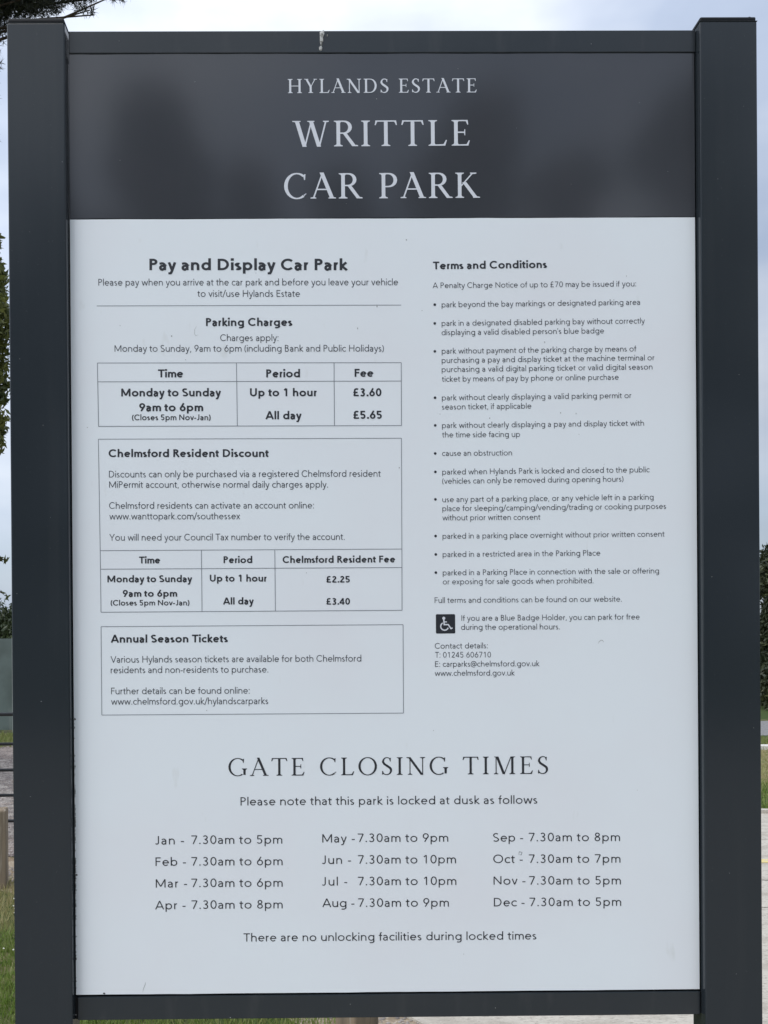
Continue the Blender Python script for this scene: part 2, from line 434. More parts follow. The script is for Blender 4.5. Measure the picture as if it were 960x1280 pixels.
def ribbon(P, W, closed=False):
    n = len(P)
    Lf, Rt = [], []
    for i in range(n):
        a = P[i - 1] if (i > 0 or closed) else None
        b = P[(i + 1) % n] if (i < n - 1 or closed) else None
        p = P[i]
        ds = []
        if a is not None: ds.append((p[0] - a[0], p[1] - a[1]))
        if b is not None: ds.append((b[0] - p[0], b[1] - p[1]))
        ns = []
        for d in ds:
            l = math.hypot(*d) or 1e-9
            ns.append((-d[1] / l, d[0] / l))
        if len(ns) == 2:
            sx, sy = ns[0][0] + ns[1][0], ns[0][1] + ns[1][1]
            l = math.hypot(sx, sy)
            if l < 1e-6: nx, ny, k = ns[0][0], ns[0][1], 1
            else:
                nx, ny = sx / l, sy / l
                k = min(1 / max(nx * ns[0][0] + ny * ns[0][1], .1), 1.9)
        else: (nx, ny), k = ns[0], 1
        hw = W[i] / 2 * k
        Lf.append((p[0] + nx * hw, p[1] + ny * hw)); Rt.append((p[0] - nx * hw, p[1] - ny * hw))
    V = Lf + Rt
    Fc = [(i, i + n, (i + 1) % n + n, (i + 1) % n) for i in range(n if closed else n - 1)]
    return V, Fc


def split_sharp(P):
    """cut a polyline where it doubles back, so each leg keeps its full weight"""
    runs, cur = [], [P[0]]
    for i in range(1, len(P)):
        cur.append(P[i])
        if i < len(P) - 1:
            a = (P[i][0] - P[i - 1][0], P[i][1] - P[i - 1][1]); b = (P[i + 1][0] - P[i][0], P[i + 1][1] - P[i][1])
            if a[0] * b[0] + a[1] * b[1] < -.15 * math.hypot(*a) * math.hypot(*b):
                runs.append(cur); cur = [P[i]]
    return runs + [cur]


def area(P):
    return sum(P[i][0] * P[(i + 1) % len(P)][1] - P[(i + 1) % len(P)][0] * P[i][1] for i in range(len(P)))


STY = {'T': (roman, .126), 'G': (roman, .107), 'B': (sans, .188), 'M': (sans, .155), 'L': (sans, .105), 'R': (sans, .112)}
PRINT_Y = -0.00025


def text_line(name, txt, x0, z0, x1, z1, cap, sty, mat_, parent):
    fn, w = STY[sty]
    cur, glyphs = 0.0, []
    thin = w * .42 if fn is roman else w
    for ch in txt:
        st, adv = fn(ch, w)
        gv = []
        for s in st:
            if s[0] == 'l':
                for r_ in split_sharp(s[1]): gv.append(ribbon(r_, [thin] * len(r_)))
            elif s[0] == 'o': gv.append(ribbon(s[1], [w] * len(s[1]), True))
            elif s[0] == 'v': gv.append(ribbon(s[1], s[2]))
            else: gv.append((s[1], [tuple(range(len(s[1])))]))
        glyphs.append((cur, gv))
        cur += adv
    xs = [(o + v[0]) for o, gv in glyphs for V, _ in gv for v in V]
    lo, hi = min(xs), max(xs)
    tgt = math.hypot(x1 - x0, z1 - z0) / cap           # wanted ink width in cap heights
    n = len(txt) - 1
    ratio = tgt / (hi - lo)
    sc = {'B': min(ratio * 1.07, 1.27), 'M': min(ratio * 1.06, 1.2), 'R': min(ratio, 1.15), 'L': min(ratio * 1.03, 1.08), 'T': min(ratio, 1.15)}.get(sty, min(ratio, 1.2))                  # letters may be set a little wider or narrower,
    track = (tgt - (hi - lo) * sc) / max(n, 1)        # the rest is letter spacing
    TXT_LOG.append((round(ratio, 2), sty, txt[:30]))
    ang = math.atan2(z1 - z0, x1 - x0)
    ca, sa = math.cos(ang), math.sin(ang)
    V, Fc = [], []
    for gi, (o, gv) in enumerate(glyphs):
        if fn is roman and V:                        # display capitals: every letter its own piece
            mesh_obj('letter', V, Fc, mat_, parent); V, Fc = [], []
        for k, (vs, fs) in enumerate(gv):
            b = len(V)
            y = PRINT_Y - k * 0.00002 - (gi % 2) * 0.00008
            for vx, vz in vs:
                px_ = ((o + vx - lo) * sc + gi * track) * cap / 1000.0
                pz_ = vz * cap / 1000.0
                V.append((x0 / 1000 + px_ * ca - pz_ * sa, y, ZB + z0 / 1000 + px_ * sa + pz_ * ca))
            for f in fs:
                Q = [(V[b + i][0], V[b + i][2]) for i in f]
                f = tuple(b + i for i in f)
                Fc.append(f if area(Q) > 0 else f[::-1])
    return mesh_obj('letter' if fn is roman else name, V, Fc, mat_, parent)


TXT_LOG = []

# every line of print: text, left end (x, z) and right end (x, z) of its baseline in mm from the panel base centre, cap height in mm, style
LINES = [
    ('HYLANDS ESTATE', -152.0, 1436.5, 149.6, 1436.9, 22.36, 'T'),
    ('WRITTLE', -145.1, 1351.1, 138.2, 1352.1, 40.88, 'T'),
    ('CAR PARK', -159.0, 1268.1, 153.9, 1268.6, 40.24, 'T'),
    ('GATE CLOSING TIMES', -254.0, 347.7, 257.1, 347.3, 28.1, 'G'),
    ('Pay and Display Car Park', -374.5, 1155.0, -58.1, 1153.8, 18.27, 'B'),
    ('Please pay when you arrive at the car park and before you leave your vehicle', -455.9, 1130.8, 21.9, 1129.5, 10.6, 'L'),
    ('to visit/use Hylands Estate', -298.3, 1112.3, -134.8, 1111.7, 10.6, 'L'),
    ('Parking Charges', -285.0, 1065.6, -147.2, 1065.3, 12.77, 'B'),
    ('Charges apply:', -262.5, 1041.7, -169.7, 1041.4, 10.6, 'L'),
    ('Monday to Sunday, 9am to 6pm (including Bank and Public Holidays)', -430.8, 1025.3, -1.5, 1023.8, 10.6, 'L'),
    ('Time', -362.0, 984.1, -321.9, 983.9, 12.77, 'B'),
    ('Period', -189.5, 983.3, -135.6, 983.3, 12.77, 'B'),
    ('Fee', -48.4, 983.5, -18.3, 983.5, 12.77, 'B'),
    ('Monday to Sunday', -420.8, 954.0, -261.8, 953.5, 12.77, 'B'),
    ('9am to 6pm', -392.3, 930.4, -290.4, 930.0, 12.77, 'B'),
    ('(Closes 5pm Nov-Jan)', -403.9, 916.0, -278.6, 915.6, 9.2, 'M'),
    ('Up to 1 hour', -215.6, 953.3, -109.0, 952.9, 12.77, 'B'),
    ('All day', -191.2, 916.5, -133.5, 916.4, 12.77, 'B'),
    ('£3.60', -51.1, 952.5, -5.7, 952.4, 12.77, 'B'),
    ('£5.65', -51.1, 916.5, -5.3, 916.5, 12.77, 'B'),
    ('Chelmsford Resident Discount', -441.5, 857.5, -186.5, 856.4, 12.39, 'B'),
    ('Discounts can only be purchased via a registered Chelmsford resident', -441.1, 825.1, -7.9, 824.0, 10.48, 'L'),
    ('MiPermit account, otherwise normal daily charges apply.', -440.9, 808.5, -92.1, 807.1, 10.48, 'L'),
    ('Chelmsford residents can activate an account online:', -441.2, 775.1, -114.9, 773.9, 10.48, 'L'),
    ('www.wanttopark.com/southessex', -440.9, 758.1, -232.9, 757.3, 10.48, 'L'),
    ('You will need your Council Tax number to verify the account.', -441.1, 724.3, -66.0, 723.4, 10.48, 'L'),
    ('Time', -394.2, 687.7, -360.5, 687.6, 10.99, 'B'),
    ('Period', -259.5, 687.4, -213.8, 687.3, 10.99, 'B'),
    ('Chelmsford Resident Fee', -165.3, 687.0, 14.5, 686.9, 10.99, 'B'),
    ('Monday to Sunday', -444.8, 657.9, -309.7, 657.5, 10.99, 'B'),
    ('9am to 6pm', -420.5, 634.7, -333.8, 634.4, 10.86, 'B'),
    ('(Closes 5pm Nov-Jan)', -439.9, 620.9, -314.4, 620.4, 8.81, 'M'),
    ('Up to 1 hour', -281.6, 658.1, -191.0, 657.6, 10.99, 'B'),
    ('All day', -260.8, 621.4, -211.7, 621.4, 10.99, 'B'),
    ('£2.25', -95.9, 655.3, -58.2, 655.2, 10.48, 'B'),
    ('£3.40', -96.1, 620.1, -58.1, 620.0, 10.48, 'B'),
    ('Annual Season Tickets', -440.1, 561.7, -253.3, 561.1, 12.39, 'B'),
    ('Various Hylands season tickets are available for both Chelmsford', -440.5, 529.8, -40.8, 529.0, 10.48, 'L'),
    ('residents and non-residents to purchase.', -440.4, 513.0, -189.4, 512.5, 10.48, 'L'),
    ('Further details can be found online:', -440.0, 479.4, -219.4, 479.0, 10.48, 'L'),
    ('www.chelmsford.gov.uk/hylandscarparks', -440.1, 462.8, -189.8, 462.1, 10.48, 'L'),
    ('Terms and Conditions', 78.0, 1154.7, 260.5, 1156.2, 12.26, 'B'),
    ('A Penalty Charge Notice of up to £70 may be issued if you:', 77.2, 1124.5, 403.0, 1126.2, 8.94, 'L'),
    ('park beyond the bay markings or designated parking area', 91.4, 1093.9, 409.5, 1096.7, 8.94, 'L'),
    ('park in a designated disabled parking bay without correctly', 91.2, 1064.2, 416.7, 1066.9, 8.94, 'L'),
    ('displaying a valid disabled person’s blue badge', 91.1, 1049.5, 351.2, 1051.3, 8.94, 'L'),
    ('park without payment of the parking charge by means of', 91.1, 1019.8, 402.7, 1022.2, 8.94, 'L'),
    ('purchasing a pay and display ticket at the machine terminal or', 91.0, 1005.0, 431.8, 1007.9, 8.94, 'L'),
    ('purchasing a valid digital parking ticket or valid digital season', 90.9, 990.4, 428.5, 993.2, 8.94, 'L'),
    ('ticket by means of pay by phone or online purchase', 91.1, 975.1, 374.2, 977.0, 8.94, 'L'),
    ('park without clearly displaying a valid parking permit or', 90.9, 945.3, 394.4, 947.6, 8.94, 'L'),
    ('season ticket, if applicable', 90.8, 930.6, 234.0, 931.6, 8.94, 'L'),
    ('park without clearly displaying a pay and display ticket with', 90.8, 901.0, 414.4, 903.3, 8.94, 'L'),
    ('the time side facing up', 90.8, 886.1, 215.5, 886.4, 8.94, 'L'),
    ('cause an obstruction', 90.6, 856.5, 202.5, 856.9, 8.94, 'L'),
    ('parked when Hylands Park is locked and closed to the public', 90.7, 826.7, 423.0, 828.8, 8.94, 'L'),
    ('(vehicles can only be removed during opening hours)', 90.6, 812.1, 380.8, 814.0, 8.94, 'L'),
    ('use any part of a parking place, or any vehicle left in a parking', 90.6, 782.6, 429.4, 784.9, 8.94, 'L'),
    ('place for sleeping/camping/vending/trading or cooking purposes', 90.5, 768.3, 448.9, 770.1, 8.94, 'L'),
    ('without prior written consent', 90.5, 753.6, 247.1, 753.8, 8.94, 'L'),
    ('parked in a parking place overnight without prior written consent', 90.5, 724.2, 446.1, 725.7, 8.94, 'L'),
    ('parked in a restricted area in the Parking Place', 90.5, 695.0, 342.9, 695.8, 8.94, 'L'),
    ('parked in a Parking Place in connection with the sale or offering', 90.5, 665.7, 437.4, 666.8, 8.94, 'L'),
    ('or exposing for sale goods when prohibited.', 90.4, 651.3, 331.6, 651.7, 8.94, 'L'),
    ('Full terms and conditions can be found on our website.', 77.2, 621.7, 376.8, 622.0, 8.94, 'L'),
    ('If you are a Blue Badge Holder, you can park for free', 119.9, 592.9, 405.5, 593.3, 8.94, 'L'),
    ('during the operational hours.', 119.2, 578.5, 277.3, 578.3, 8.94, 'L'),
    ('Contact details:', 77.0, 548.7, 161.8, 548.8, 8.94, 'L'),
    ('T: 01245 606710', 77.3, 534.4, 166.8, 534.2, 8.94, 'L'),
    ('E: carparks@chelmsford.gov.uk', 77.2, 519.7, 244.4, 519.6, 8.94, 'L'),
    ('www.chelmsford.gov.uk', 76.7, 505.2, 204.5, 505.0, 8.94, 'L'),
    ('Please note that this park is locked at dusk as follows', -235.0, 300.5, 239.5, 299.7, 13.16, 'R'),
    ('Jan -', -371.5, 239.2, -325.6, 239.2, 13.54, 'R'),
    ('7.30am to 5pm', -313.9, 239.7, -168.8, 239.1, 13.54, 'R'),
    ('Feb -', -371.2, 205.1, -322.7, 205.1, 13.54, 'R'),
    ('7.30am to 6pm', -314.1, 205.2, -168.5, 204.6, 13.54, 'R'),
    ('Mar -', -371.0, 170.5, -321.2, 170.6, 13.54, 'R'),
    ('7.30am to 6pm', -314.3, 170.8, -168.7, 170.2, 13.54, 'R'),
    ('Apr -', -372.2, 135.7, -323.8, 135.8, 13.54, 'R'),
    ('7.30am to 8pm', -314.3, 136.1, -168.9, 135.6, 13.54, 'R'),
    ('May -', -104.9, 240.3, -53.0, 240.2, 13.54, 'R'),
    ('7.30am to 9pm', -48.3, 240.6, 96.5, 240.0, 13.54, 'R'),
    ('Jun -', -105.6, 205.9, -59.3, 205.9, 13.54, 'R'),
    ('7.30am to 10pm', -48.2, 206.0, 108.7, 205.4, 13.54, 'R'),
    ('Jul -', -105.8, 171.4, -65.5, 171.4, 13.54, 'R'),
    ('7.30am to 10pm', -48.4, 171.5, 109.0, 170.8, 13.54, 'R'),
    ('Aug -', -105.5, 137.1, -54.3, 136.9, 13.54, 'R'),
    ('7.30am to 9pm', -48.4, 137.0, 96.8, 136.2, 13.54, 'R'),
    ('Sep -', 168.3, 239.4, 216.4, 239.4, 13.54, 'R'),
    ('7.30am to 8pm', 225.4, 239.6, 371.8, 238.7, 13.54, 'R'),
    ('Oct -', 168.3, 205.1, 215.6, 205.0, 13.54, 'R'),
    ('7.30am to 7pm', 225.3, 205.0, 372.3, 204.2, 13.54, 'R'),
    ('Nov -', 168.6, 170.6, 219.6, 170.4, 13.54, 'R'),
    ('7.30am to 5pm', 225.5, 170.3, 372.7, 169.3, 13.54, 'R'),
    ('Dec -', 168.9, 135.9, 218.0, 135.7, 13.54, 'R'),
    ('7.30am to 5pm', 225.9, 135.8, 373.0, 135.0, 13.54, 'R'),
    ('There are no unlocking facilities during locked times', -231.7, 83.2, 236.7, 82.4, 13.03, 'R'),
]
BULLETS = [(80.4, 1098.3), (80.2, 1068.3), (80.0, 1023.7), (79.9, 949.6), (79.9, 905.4), (79.6, 860.6), (79.7, 831.2), (79.5, 787.3), (79.4, 728.7), (79.5, 699.3), (79.4, 670.2)]
RULES = {
    'heading_rule': [(-458.7, 1098.4, 26.8, 1097.8)],
    'charges_table': [(-458.3, 1007.5, 26.2, 1005.9), (-457.8, 977.5, 26.1, 976.5), (-457.2, 906.5, 25.9, 905.4), (-458.3, 1007.5, -457.2, 906.5), (-236.9, 1006.6, -236.1, 905.8), (-81.2, 1006.1, -81.2, 905.4), (26.2, 1005.9, 25.9, 905.4)],
    'resident_box': [(-457.6, 886.1, 25.8, 885.2), (-457.6, 886.1, -455.9, 708.5), (25.8, 885.2, 25.3, 708.2)],
    'resident_table': [(-455.9, 708.5, 25.3, 708.2), (-455.4, 678.9, 25.2, 678.7), (-455.3, 610.3, 24.9, 610.4), (-455.9, 708.5, -455.3, 610.3), (-294.7, 708.4, -294.4, 610.1), (-177.7, 708.2, -177.4, 610.2), (25.3, 708.2, 24.9, 610.4)],
    'season_ticket_box': [(-455.4, 587.3, 26.4, 587.4), (-455.1, 446.4, 26.2, 446.1), (-455.4, 587.3, -455.1, 446.4), (26.4, 587.4, 26.2, 446.1)],
}

# ------------------------------------------------------------------ materials
M_post = mat('anthracite_paint', (0.020, 0.026, 0.0315), rough=0.17, spec=0.28, noise=[(3.0, 4, (0.022, 0.028, 0.034), .45, .7), (26, 5, (0.024, 0.030, 0.035), .55, .72, (1, 1, .05)), (190, 2, (0.036, 0.042, 0.047), .70, .78)], bump=(9, .03, .003))
M_rail = mat('anthracite_rail_paint', (0.021, 0.027, 0.032), rough=0.20, spec=.32, noise=[(5.0, 4, (0.026, 0.031, 0.036), .45, .7), (30, 5, (0.033, 0.038, 0.042), .55, .72, (1, 1, .2))], bump=(700, .04, .0004))
M_cap = mat('post_cap_plastic', (0.007, 0.008, 0.010), rough=0.5, spec=0.2)
M_head = mat('header_vinyl', (0.044, 0.048, 0.056), rough=0.105, spec=0.42, noise=[(9, 5, (0.048, 0.051, 0.059), .45, .75)], bump=(2.2, .05, .006))
M_white = mat('notice_vinyl', (0.70, 0.75, 0.785), rough=0.33, spec=0.5,
              noise=[(4, 4, (0.69, 0.72, 0.755), .42, .72), (38, 3, (0.63, 0.665, 0.68), .70, .80, (1, 1, .35))], bump=(2.5, .05, .005))
M_edge = mat('panel_core', (0.006, 0.006, 0.007), rough=0.7)
M_ink = mat('black_print', (0.014, 0.017, 0.024), rough=0.45)
M_ink2 = mat('fine_black_print', (0.036, 0.042, 0.055), rough=0.45)
M_rule = mat('thin_rule_print', (0.16, 0.18, 0.21), rough=0.45)
M_silver = mat('pale_grey_print', (0.60, 0.63, 0.68), rough=0.40)
M_drop = mat('bird_dropping', (0.42, 0.43, 0.42), rough=0.8, noise=[(160, 3, (0.12, 0.12, 0.11), .52, .62)])
M_dirt = mat('dark_dirt', (0.02, 0.02, 0.018), rough=0.9)
M_fleck = mat('grey_dirt', (0.33, 0.345, 0.35), rough=0.9)

# ------------------------------------------------------------------ the sign
sign = tag(empty('car_park_sign'), 'tall anthracite framed notice board giving parking charges and gate closing times, on two square posts', 'sign')
XP = 0.4991
PF, PB = -0.0150, 0.031            # front and back of the posts
for sx, cap_dx in ((-1, 0), (1, 0)):
    xa, xb = sorted((sx * .5010, sx * .5920))
    p = box('post', xa, xb, PF, PB, -0.02, ZB + 1.5395, M_post, sign, bev=.0022, seg=3)
    if sx < 0:                      # the left post leans outwards by a fraction of a degree
        p.matrix_basis = Matrix.Translation((-.5, 0, ZB)) @ Matrix.Rotation(R_(-.075), 4, 'Y') @ Matrix.Translation((.5, 0, -ZB))
    bm = box_bm(xa + .001, xb - .001, PF + .0008, PB - .0008, ZB + 1.5405, ZB + 1.5475, .0022, 2)
    # domed top
    c = bm_obj('post_cap', bm, M_cap, p)
    bm2 = box_bm(xa - .0006, xb + .0006, PF - .0006, PB + .0006, ZB + 1.5392, ZB + 1.5404, .0004, 1)
    bm_obj('cap_seal', bm2, M_post, p)
# small nib on the right cap
bm = bmesh.new()
bmesh.ops.create_uvsphere(bm, u_segments=10, v_segments=6, radius=.0032)
for v in bm.verts: v.co = Vector((.583 + v.co.x, -.008 + v.co.y, ZB + 1.5480 + v.co.z * .9))
bm_obj('cap_nib', bm, M_cap, sign, True)
# rails
rail_t = box('top_rail', -.5005, .5005, -.0012, .0255, ZB + 1.4999, ZB + 1.5353, M_rail, sign, bev=.0012)
rail_b = box('bottom_rail', -.4965, .4985, -.0015, .0255, ZB - .0398, ZB - .0030, M_rail, sign, bev=.0012)
# end lugs that close the rail against the posts
for sx in (-1, 1):
    xa, xb = sorted((sx * .4978 + .001, sx * .5008))
    box('rail_lug', xa, xb, .0015, .0240, ZB - .0392, ZB - .0036, M_cap, rail_b, bev=.0006)
# back board, header panel, notice panel
box('backing_board', -.4998, .4998, .0045, .0220, ZB - .0020, ZB + 1.4995, M_edge, sign)


def sheet(name, x0, x1, z0, z1, y0, y1, mt, wav, seed, nx=60, nz=4, lean=0.0):
    """a thin printed panel whose long edges waver by a fraction of a millimetre"""
    rnd = random.Random(seed)
    f = lambda t, s: wav * (mnoise.noise(Vector((t * 9 + s, s * 3.1, seed))) + .6 * mnoise.noise(Vector((t * 31 + s, seed, s))))
    V, Fc = [], []
    for j in range(nz + 1):
        for i in range(nx + 1):
            t = i / nx
            xl = x0 - lean * j / nz
            x = xl + (x1 - xl) * t
            z = z0 + (z1 - z0) * j / nz
            if j == 0: z += f(t, 1.0)
            if j == nz: z += f(t, 5.0)
            V.append((x, y0, z))
    for j in range(nz):
        for i in range(nx):
            a = j * (nx + 1) + i
            Fc.append((a, a + 1, a + nx + 2, a + nx + 1))
    n = len(V)
    V += [(v[0], y1, v[2]) for v in V]
    Fc += [tuple(n + i for i in reversed(f_)) for f_ in Fc]
    per = list(range(nx + 1)) + [nx + (nx + 1) * j for j in range(1, nz + 1)] + list(range((nz + 1) * (nx + 1) - 2, nz * (nx + 1) - 1, -1)) + [(nx + 1) * j for j in range(nz - 1, 0, -1)]
    for i in range(len(per)):
        a, b = per[i], per[(i + 1) % len(per)]
        Fc.append((b, a, a + n, b + n))
    return mesh_obj(name, V, Fc, mt, sign)


head = sheet('header_panel', -.5003, .4985, ZB + 1.2374, ZB + 1.4991, 0.0, .0040, M_head, .0007, 3)
note = sheet('notice_panel', -XP, .4982, ZB + .0004, ZB + 1.2362, 0.0, .0040, M_white, .0004, 8, lean=.0014)

for (txt, x0, z0, x1, z1, cap, sty) in LINES:
    par = head if sty == 'T' else note
    mt = M_silver if sty == 'T' else (M_ink2 if sty == 'L' else M_ink)
    text_line('text_line', txt, x0, z0, x1, z1, cap, sty, mt, par)

for nm, segs in RULES.items():
    V, Fc = [], []
    for k, (xa, za, xb, zb) in enumerate(segs):
        v, f = ribbon([(xa, za), (xb, zb)], [.95, .95])
        b = len(V)
        V += [(p[0] / 1000, -.00022 - .00003 * k, ZB + p[1] / 1000) for p in v]
        for q in f:
            Q = [(V[b + i][0], V[b + i][2]) for i in q]
            q = tuple(b + i for i in q)
            Fc.append(q if area(Q) > 0 else q[::-1])
    mesh_obj(nm, V, Fc, M_rule, note)
for bx, bz in BULLETS:
    P = arc(bx, bz, 2.15, 2.15, 0, 360, 14)[:-1]
    mesh_obj('bullet_point', [(p[0] / 1000, -.00024, ZB + p[1] / 1000) for p in P], [tuple(range(14))], M_ink, note)

# wheelchair symbol on its rounded dark square
ix, iz, isz = 78.9, 572.8, 30.9
c = 2.0
P = arc(ix + c, iz + c, c, c, 180, 270, 4) + arc(ix + isz - c, iz + c, c, c, 270, 360, 4) + arc(ix + isz - c, iz + isz - c, c, c, 0, 90, 4) + arc(ix + c, iz + isz - c, c, c, 90, 180, 4)
icon = mesh_obj('symbol_square', [(p[0] / 1000, -.00022, ZB + p[1] / 1000) for p in P], [tuple(range(len(P)))], M_ink, note)
U = isz / 100.0
parts = [('f', arc(41, 79, 8, 8, 0, 360, 16)[:-1]),
         ('l', [(41, 72), (43, 46), (64, 46), (78, 25), (86, 29)], 6.5),
         ('l', [(43, 60), (57, 60)], 5.5),
         ('l', arc(45, 37, 20, 20, 118, 338, 18), 6.2)]
V, Fc = [], []
for k, s in enumerate(parts):
    vs, fs = (s[1], [tuple(range(len(s[1])))]) if s[0] == 'f' else ribbon(s[1], [s[2]] * len(s[1]))
    b = len(V)
    V += [((ix + v[0] * U) / 1000, -.00040 - .00003 * k, ZB + (iz + v[1] * U) / 1000) for v in vs]
    for q in fs:
        Q = [(V[b + i][0], V[b + i][2]) for i in q]
        q = tuple(b + i for i in q)
        Fc.append(q if area(Q) > 0 else q[::-1])
mesh_obj('wheelchair_symbol', V, Fc, M_silver, note)


def blob(cx, cz, pts, y, th, mt, name, par):
    """small raised crust: outline pts (mm) around (cx, cz), th metres thick"""
    P = [((cx + a) / 1000, (cz + b) / 1000) for a, b in pts]
    if area(P) < 0: P = P[::-1]
    n = len(P)
    mxx = sum(p[0] for p in P) / n; mzz = sum(p[1] for p in P) / n
    V = [(p[0], y, ZB + p[1]) for p in P] + [(mxx + (p[0] - mxx) * .7, y - th, ZB + mzz + (p[1] - mzz) * .7) for p in P]
    Fc = [(i, (i + 1) % n, (i + 1) % n + n, i + n) for i in range(n)] + [tuple(range(n, 2 * n))]
    return mesh_obj(name, V, Fc, mt, par)


rg = random.Random(5)
jag = lambda pts, a=.5: [(x + rg.uniform(-a, a), z + rg.uniform(-a, a)) for x, z in pts]
blob(-97.5, 0, jag([(-3.2, 1533), (3.4, 1536), (4.2, 1530), (2.6, 1524), (2.2, 1519), (.9, 1516.5), (.9, 1512), (-1, 1511), (-2.4, 1517), (-2.6, 1524)]), -.0013, .0011, M_drop, 'bird_dropping', rail_t)
blob(-99.2, 0, jag([(-3, 1508), (-1, 1511), (1, 1511.5), (3.0, 1508), (2.2, 1504.5), (0, 1502.6), (-2.2, 1504)], .3), -.0013, .0015, M_drop, 'bird_dropping', rail_t)
blob(-88.6, 0, [(-.8, 1526), (.8, 1526), (.9, 1529.5), (-.7, 1529)], -.0013, .0006, M_drop, 'bird_dropping', rail_t)

# insect specks and scuffs on the notice
for x, z, s in [(35.8, 1201.7, 1.3), (210, 1064, 1.3), (256, 1038, 1.4), (387.7, 1142.9, .8), (87.7, 923.6, .9), (167, 916.8, 1.1), (281, 924.6, 1.1), (305.5, 923.2, 1.1),
                (-340, 1050, 1.2), (-43, 1061, 1.3), (-288, 452.6, .8), (-127.5, 671, .8), (-422, 1067, .9), (60, 1089, 1.1), (-12, 1096, 1.3), (-318, 1012, .9),
                (-475, 905, .8), (22, 838, 1.2), (350, 842, .7), (310, 890, .7), (-160, 200, .6), (120, 60, .7), (400, 320, .6), (-20, 350, .6), (74, 418, .8), (-205, 1150, .7)]:
    n = 7
    blob(x, z, [(s * rg.uniform(.4, 1.1) * math.cos(6.283 * i / n), 1.3 * s * rg.uniform(.4, 1.1) * math.sin(6.283 * i / n)) for i in range(n)], -.0001, .0003, M_fleck, 'dirt_speck', note)


def hair(pts, wd, mt, par, name='scratch'):
    v, f = ribbon(pts, [wd * (.3 if i in (0, len(pts) - 1) else 1) for i in range(len(pts))])
    V = [(p[0] / 1000, -.00026, ZB + p[1] / 1000) for p in v]
    Fc = []
    for q in f:
        Q = [(V[i][0], V[i][2]) for i in q]
        Fc.append(q if area(Q) > 0 else q[::-1])
    return mesh_obj(name, V, Fc, mt, par)


hair([(-393, 4), (-391.5, 10), (-389, 16), (-388.5, 20)], .9, M_fleck, note)
hair([(339, 555), (340, 558), (343, 560.5), (346, 560), (348, 557)], .8, M_fleck, note)
hair([(-300, 1066), (-303, 1060), (-303.5, 1053), (-301, 1050), (-297, 1052)], .5, M_fleck, note)
hair([(209, 218), (213.5, 218), (214.5, 222), (210, 223), (209, 218)], .6, M_ink2, note)
# dark grime caught along the left edge of the notice
V, Fc = [], []
for k in range(130):
    z = rg.choice([rg.uniform(120, 440), rg.uniform(170, 330), rg.uniform(5, 300)])
    h_ = rg.uniform(.8, 4.5); w_ = rg.uniform(.5, 1.6) + (3.0 if k == 3 else 0)
    if k == 3: z = 190; h_ = 3.5
    if k == 4: z = 438; h_ = 4; w_ = 2.6
    b = len(V)
    x = -498.9
    for (a, c_) in [(0, 0), (w_, h_ * .3), (w_ * .8, h_ * .8), (0, h_)]:
        V.append(((x + a) / 1000, -.00030 - .000004 * k, ZB + (z + c_) / 1000))
    Fc.append((b, b + 1, b + 2, b + 3))
tag(mesh_obj('edge_grime', V, Fc, M_dirt, note), kind='stuff')
blob(-454.7, 1.5, [(-1.5, 0), (1.8, -.6), (2.2, 1.4), (0, 2.2), (-1.6, 1.4)], -.0001, .0004, M_dirt, 'dirt_speck', note)

# scuffs and pinhead marks on the paint
post_l = [o for o in sign.children if o.name.startswith('post') and not o.name.startswith('post_cap')][0]
M_scuff = mat('dusty_scuff', (0.030, 0.034, 0.038), rough=.35)
for x, z, s, mt in [(-547, 470, .7, M_fleck), (-577, 1010, .5, M_fleck), (-565, 320, .5, M_fleck), (-530, 760, .4, M_fleck), (-584, 640, .5, M_fleck), (-520, 210, .5, M_scuff),
                     (-541, 905, 1.2, M_scuff), (-560, 1210, 1.0, M_scuff), (-508, 1320, .5, M_fleck)]:
    n = 9
    blob(x, z, [(s * rg.uniform(.5, 1.1) * math.cos(6.283 * i / n), 1.2 * s * rg.uniform(.4, 1.1) * math.sin(6.283 * i / n)) for i in range(n)], PF - .00005, .00012, mt, 'paint_scuff', sign)
for x, z, s in [(515, 660, .6), (560, 980, .5), (580, 420, .6), (540, 190, .5), (528, 1290, .5), (570, 1405, .4), (550, 30, .6)]:
    blob(x, z, [(s * rg.uniform(.5, 1.1) * math.cos(6.283 * i / 8), s * rg.uniform(.4, 1.1) * math.sin(6.283 * i / 8)) for i in range(8)], PF - .00005, .00012, M_fleck, 'paint_scuff', sign)
for x, z, s in [(-499.3, -30.8, .9), (-62, -18, .5), (170, -26, .6), (-253.5, -37.5, .8), (333, 1513, .5), (-420, 1519, .5)]:
    blob(x, z, [(s * math.cos(6.283 * i / 8), s * math.sin(6.283 * i / 8)) for i in range(8)], -.0017, .0002, M_fleck, 'paint_scuff', sign)
for x, z, s in [(-420, 1330, .6), (300, 1290, .5), (-60, 1260, .5), (120, 1475, .5), (410, 1420, .6), (-300, 1455, .5), (-10.5, 1427, 1.0), (213, 1380, .5), (455, 1310, .5)]:
    blob(x, z, [(s * rg.uniform(.5, 1.1) * math.cos(6.283 * i / 8), s * rg.uniform(.4, 1.1) * math.sin(6.283 * i / 8)) for i in range(8)], -.0001, .0002, M_fleck, 'dirt_speck', head)

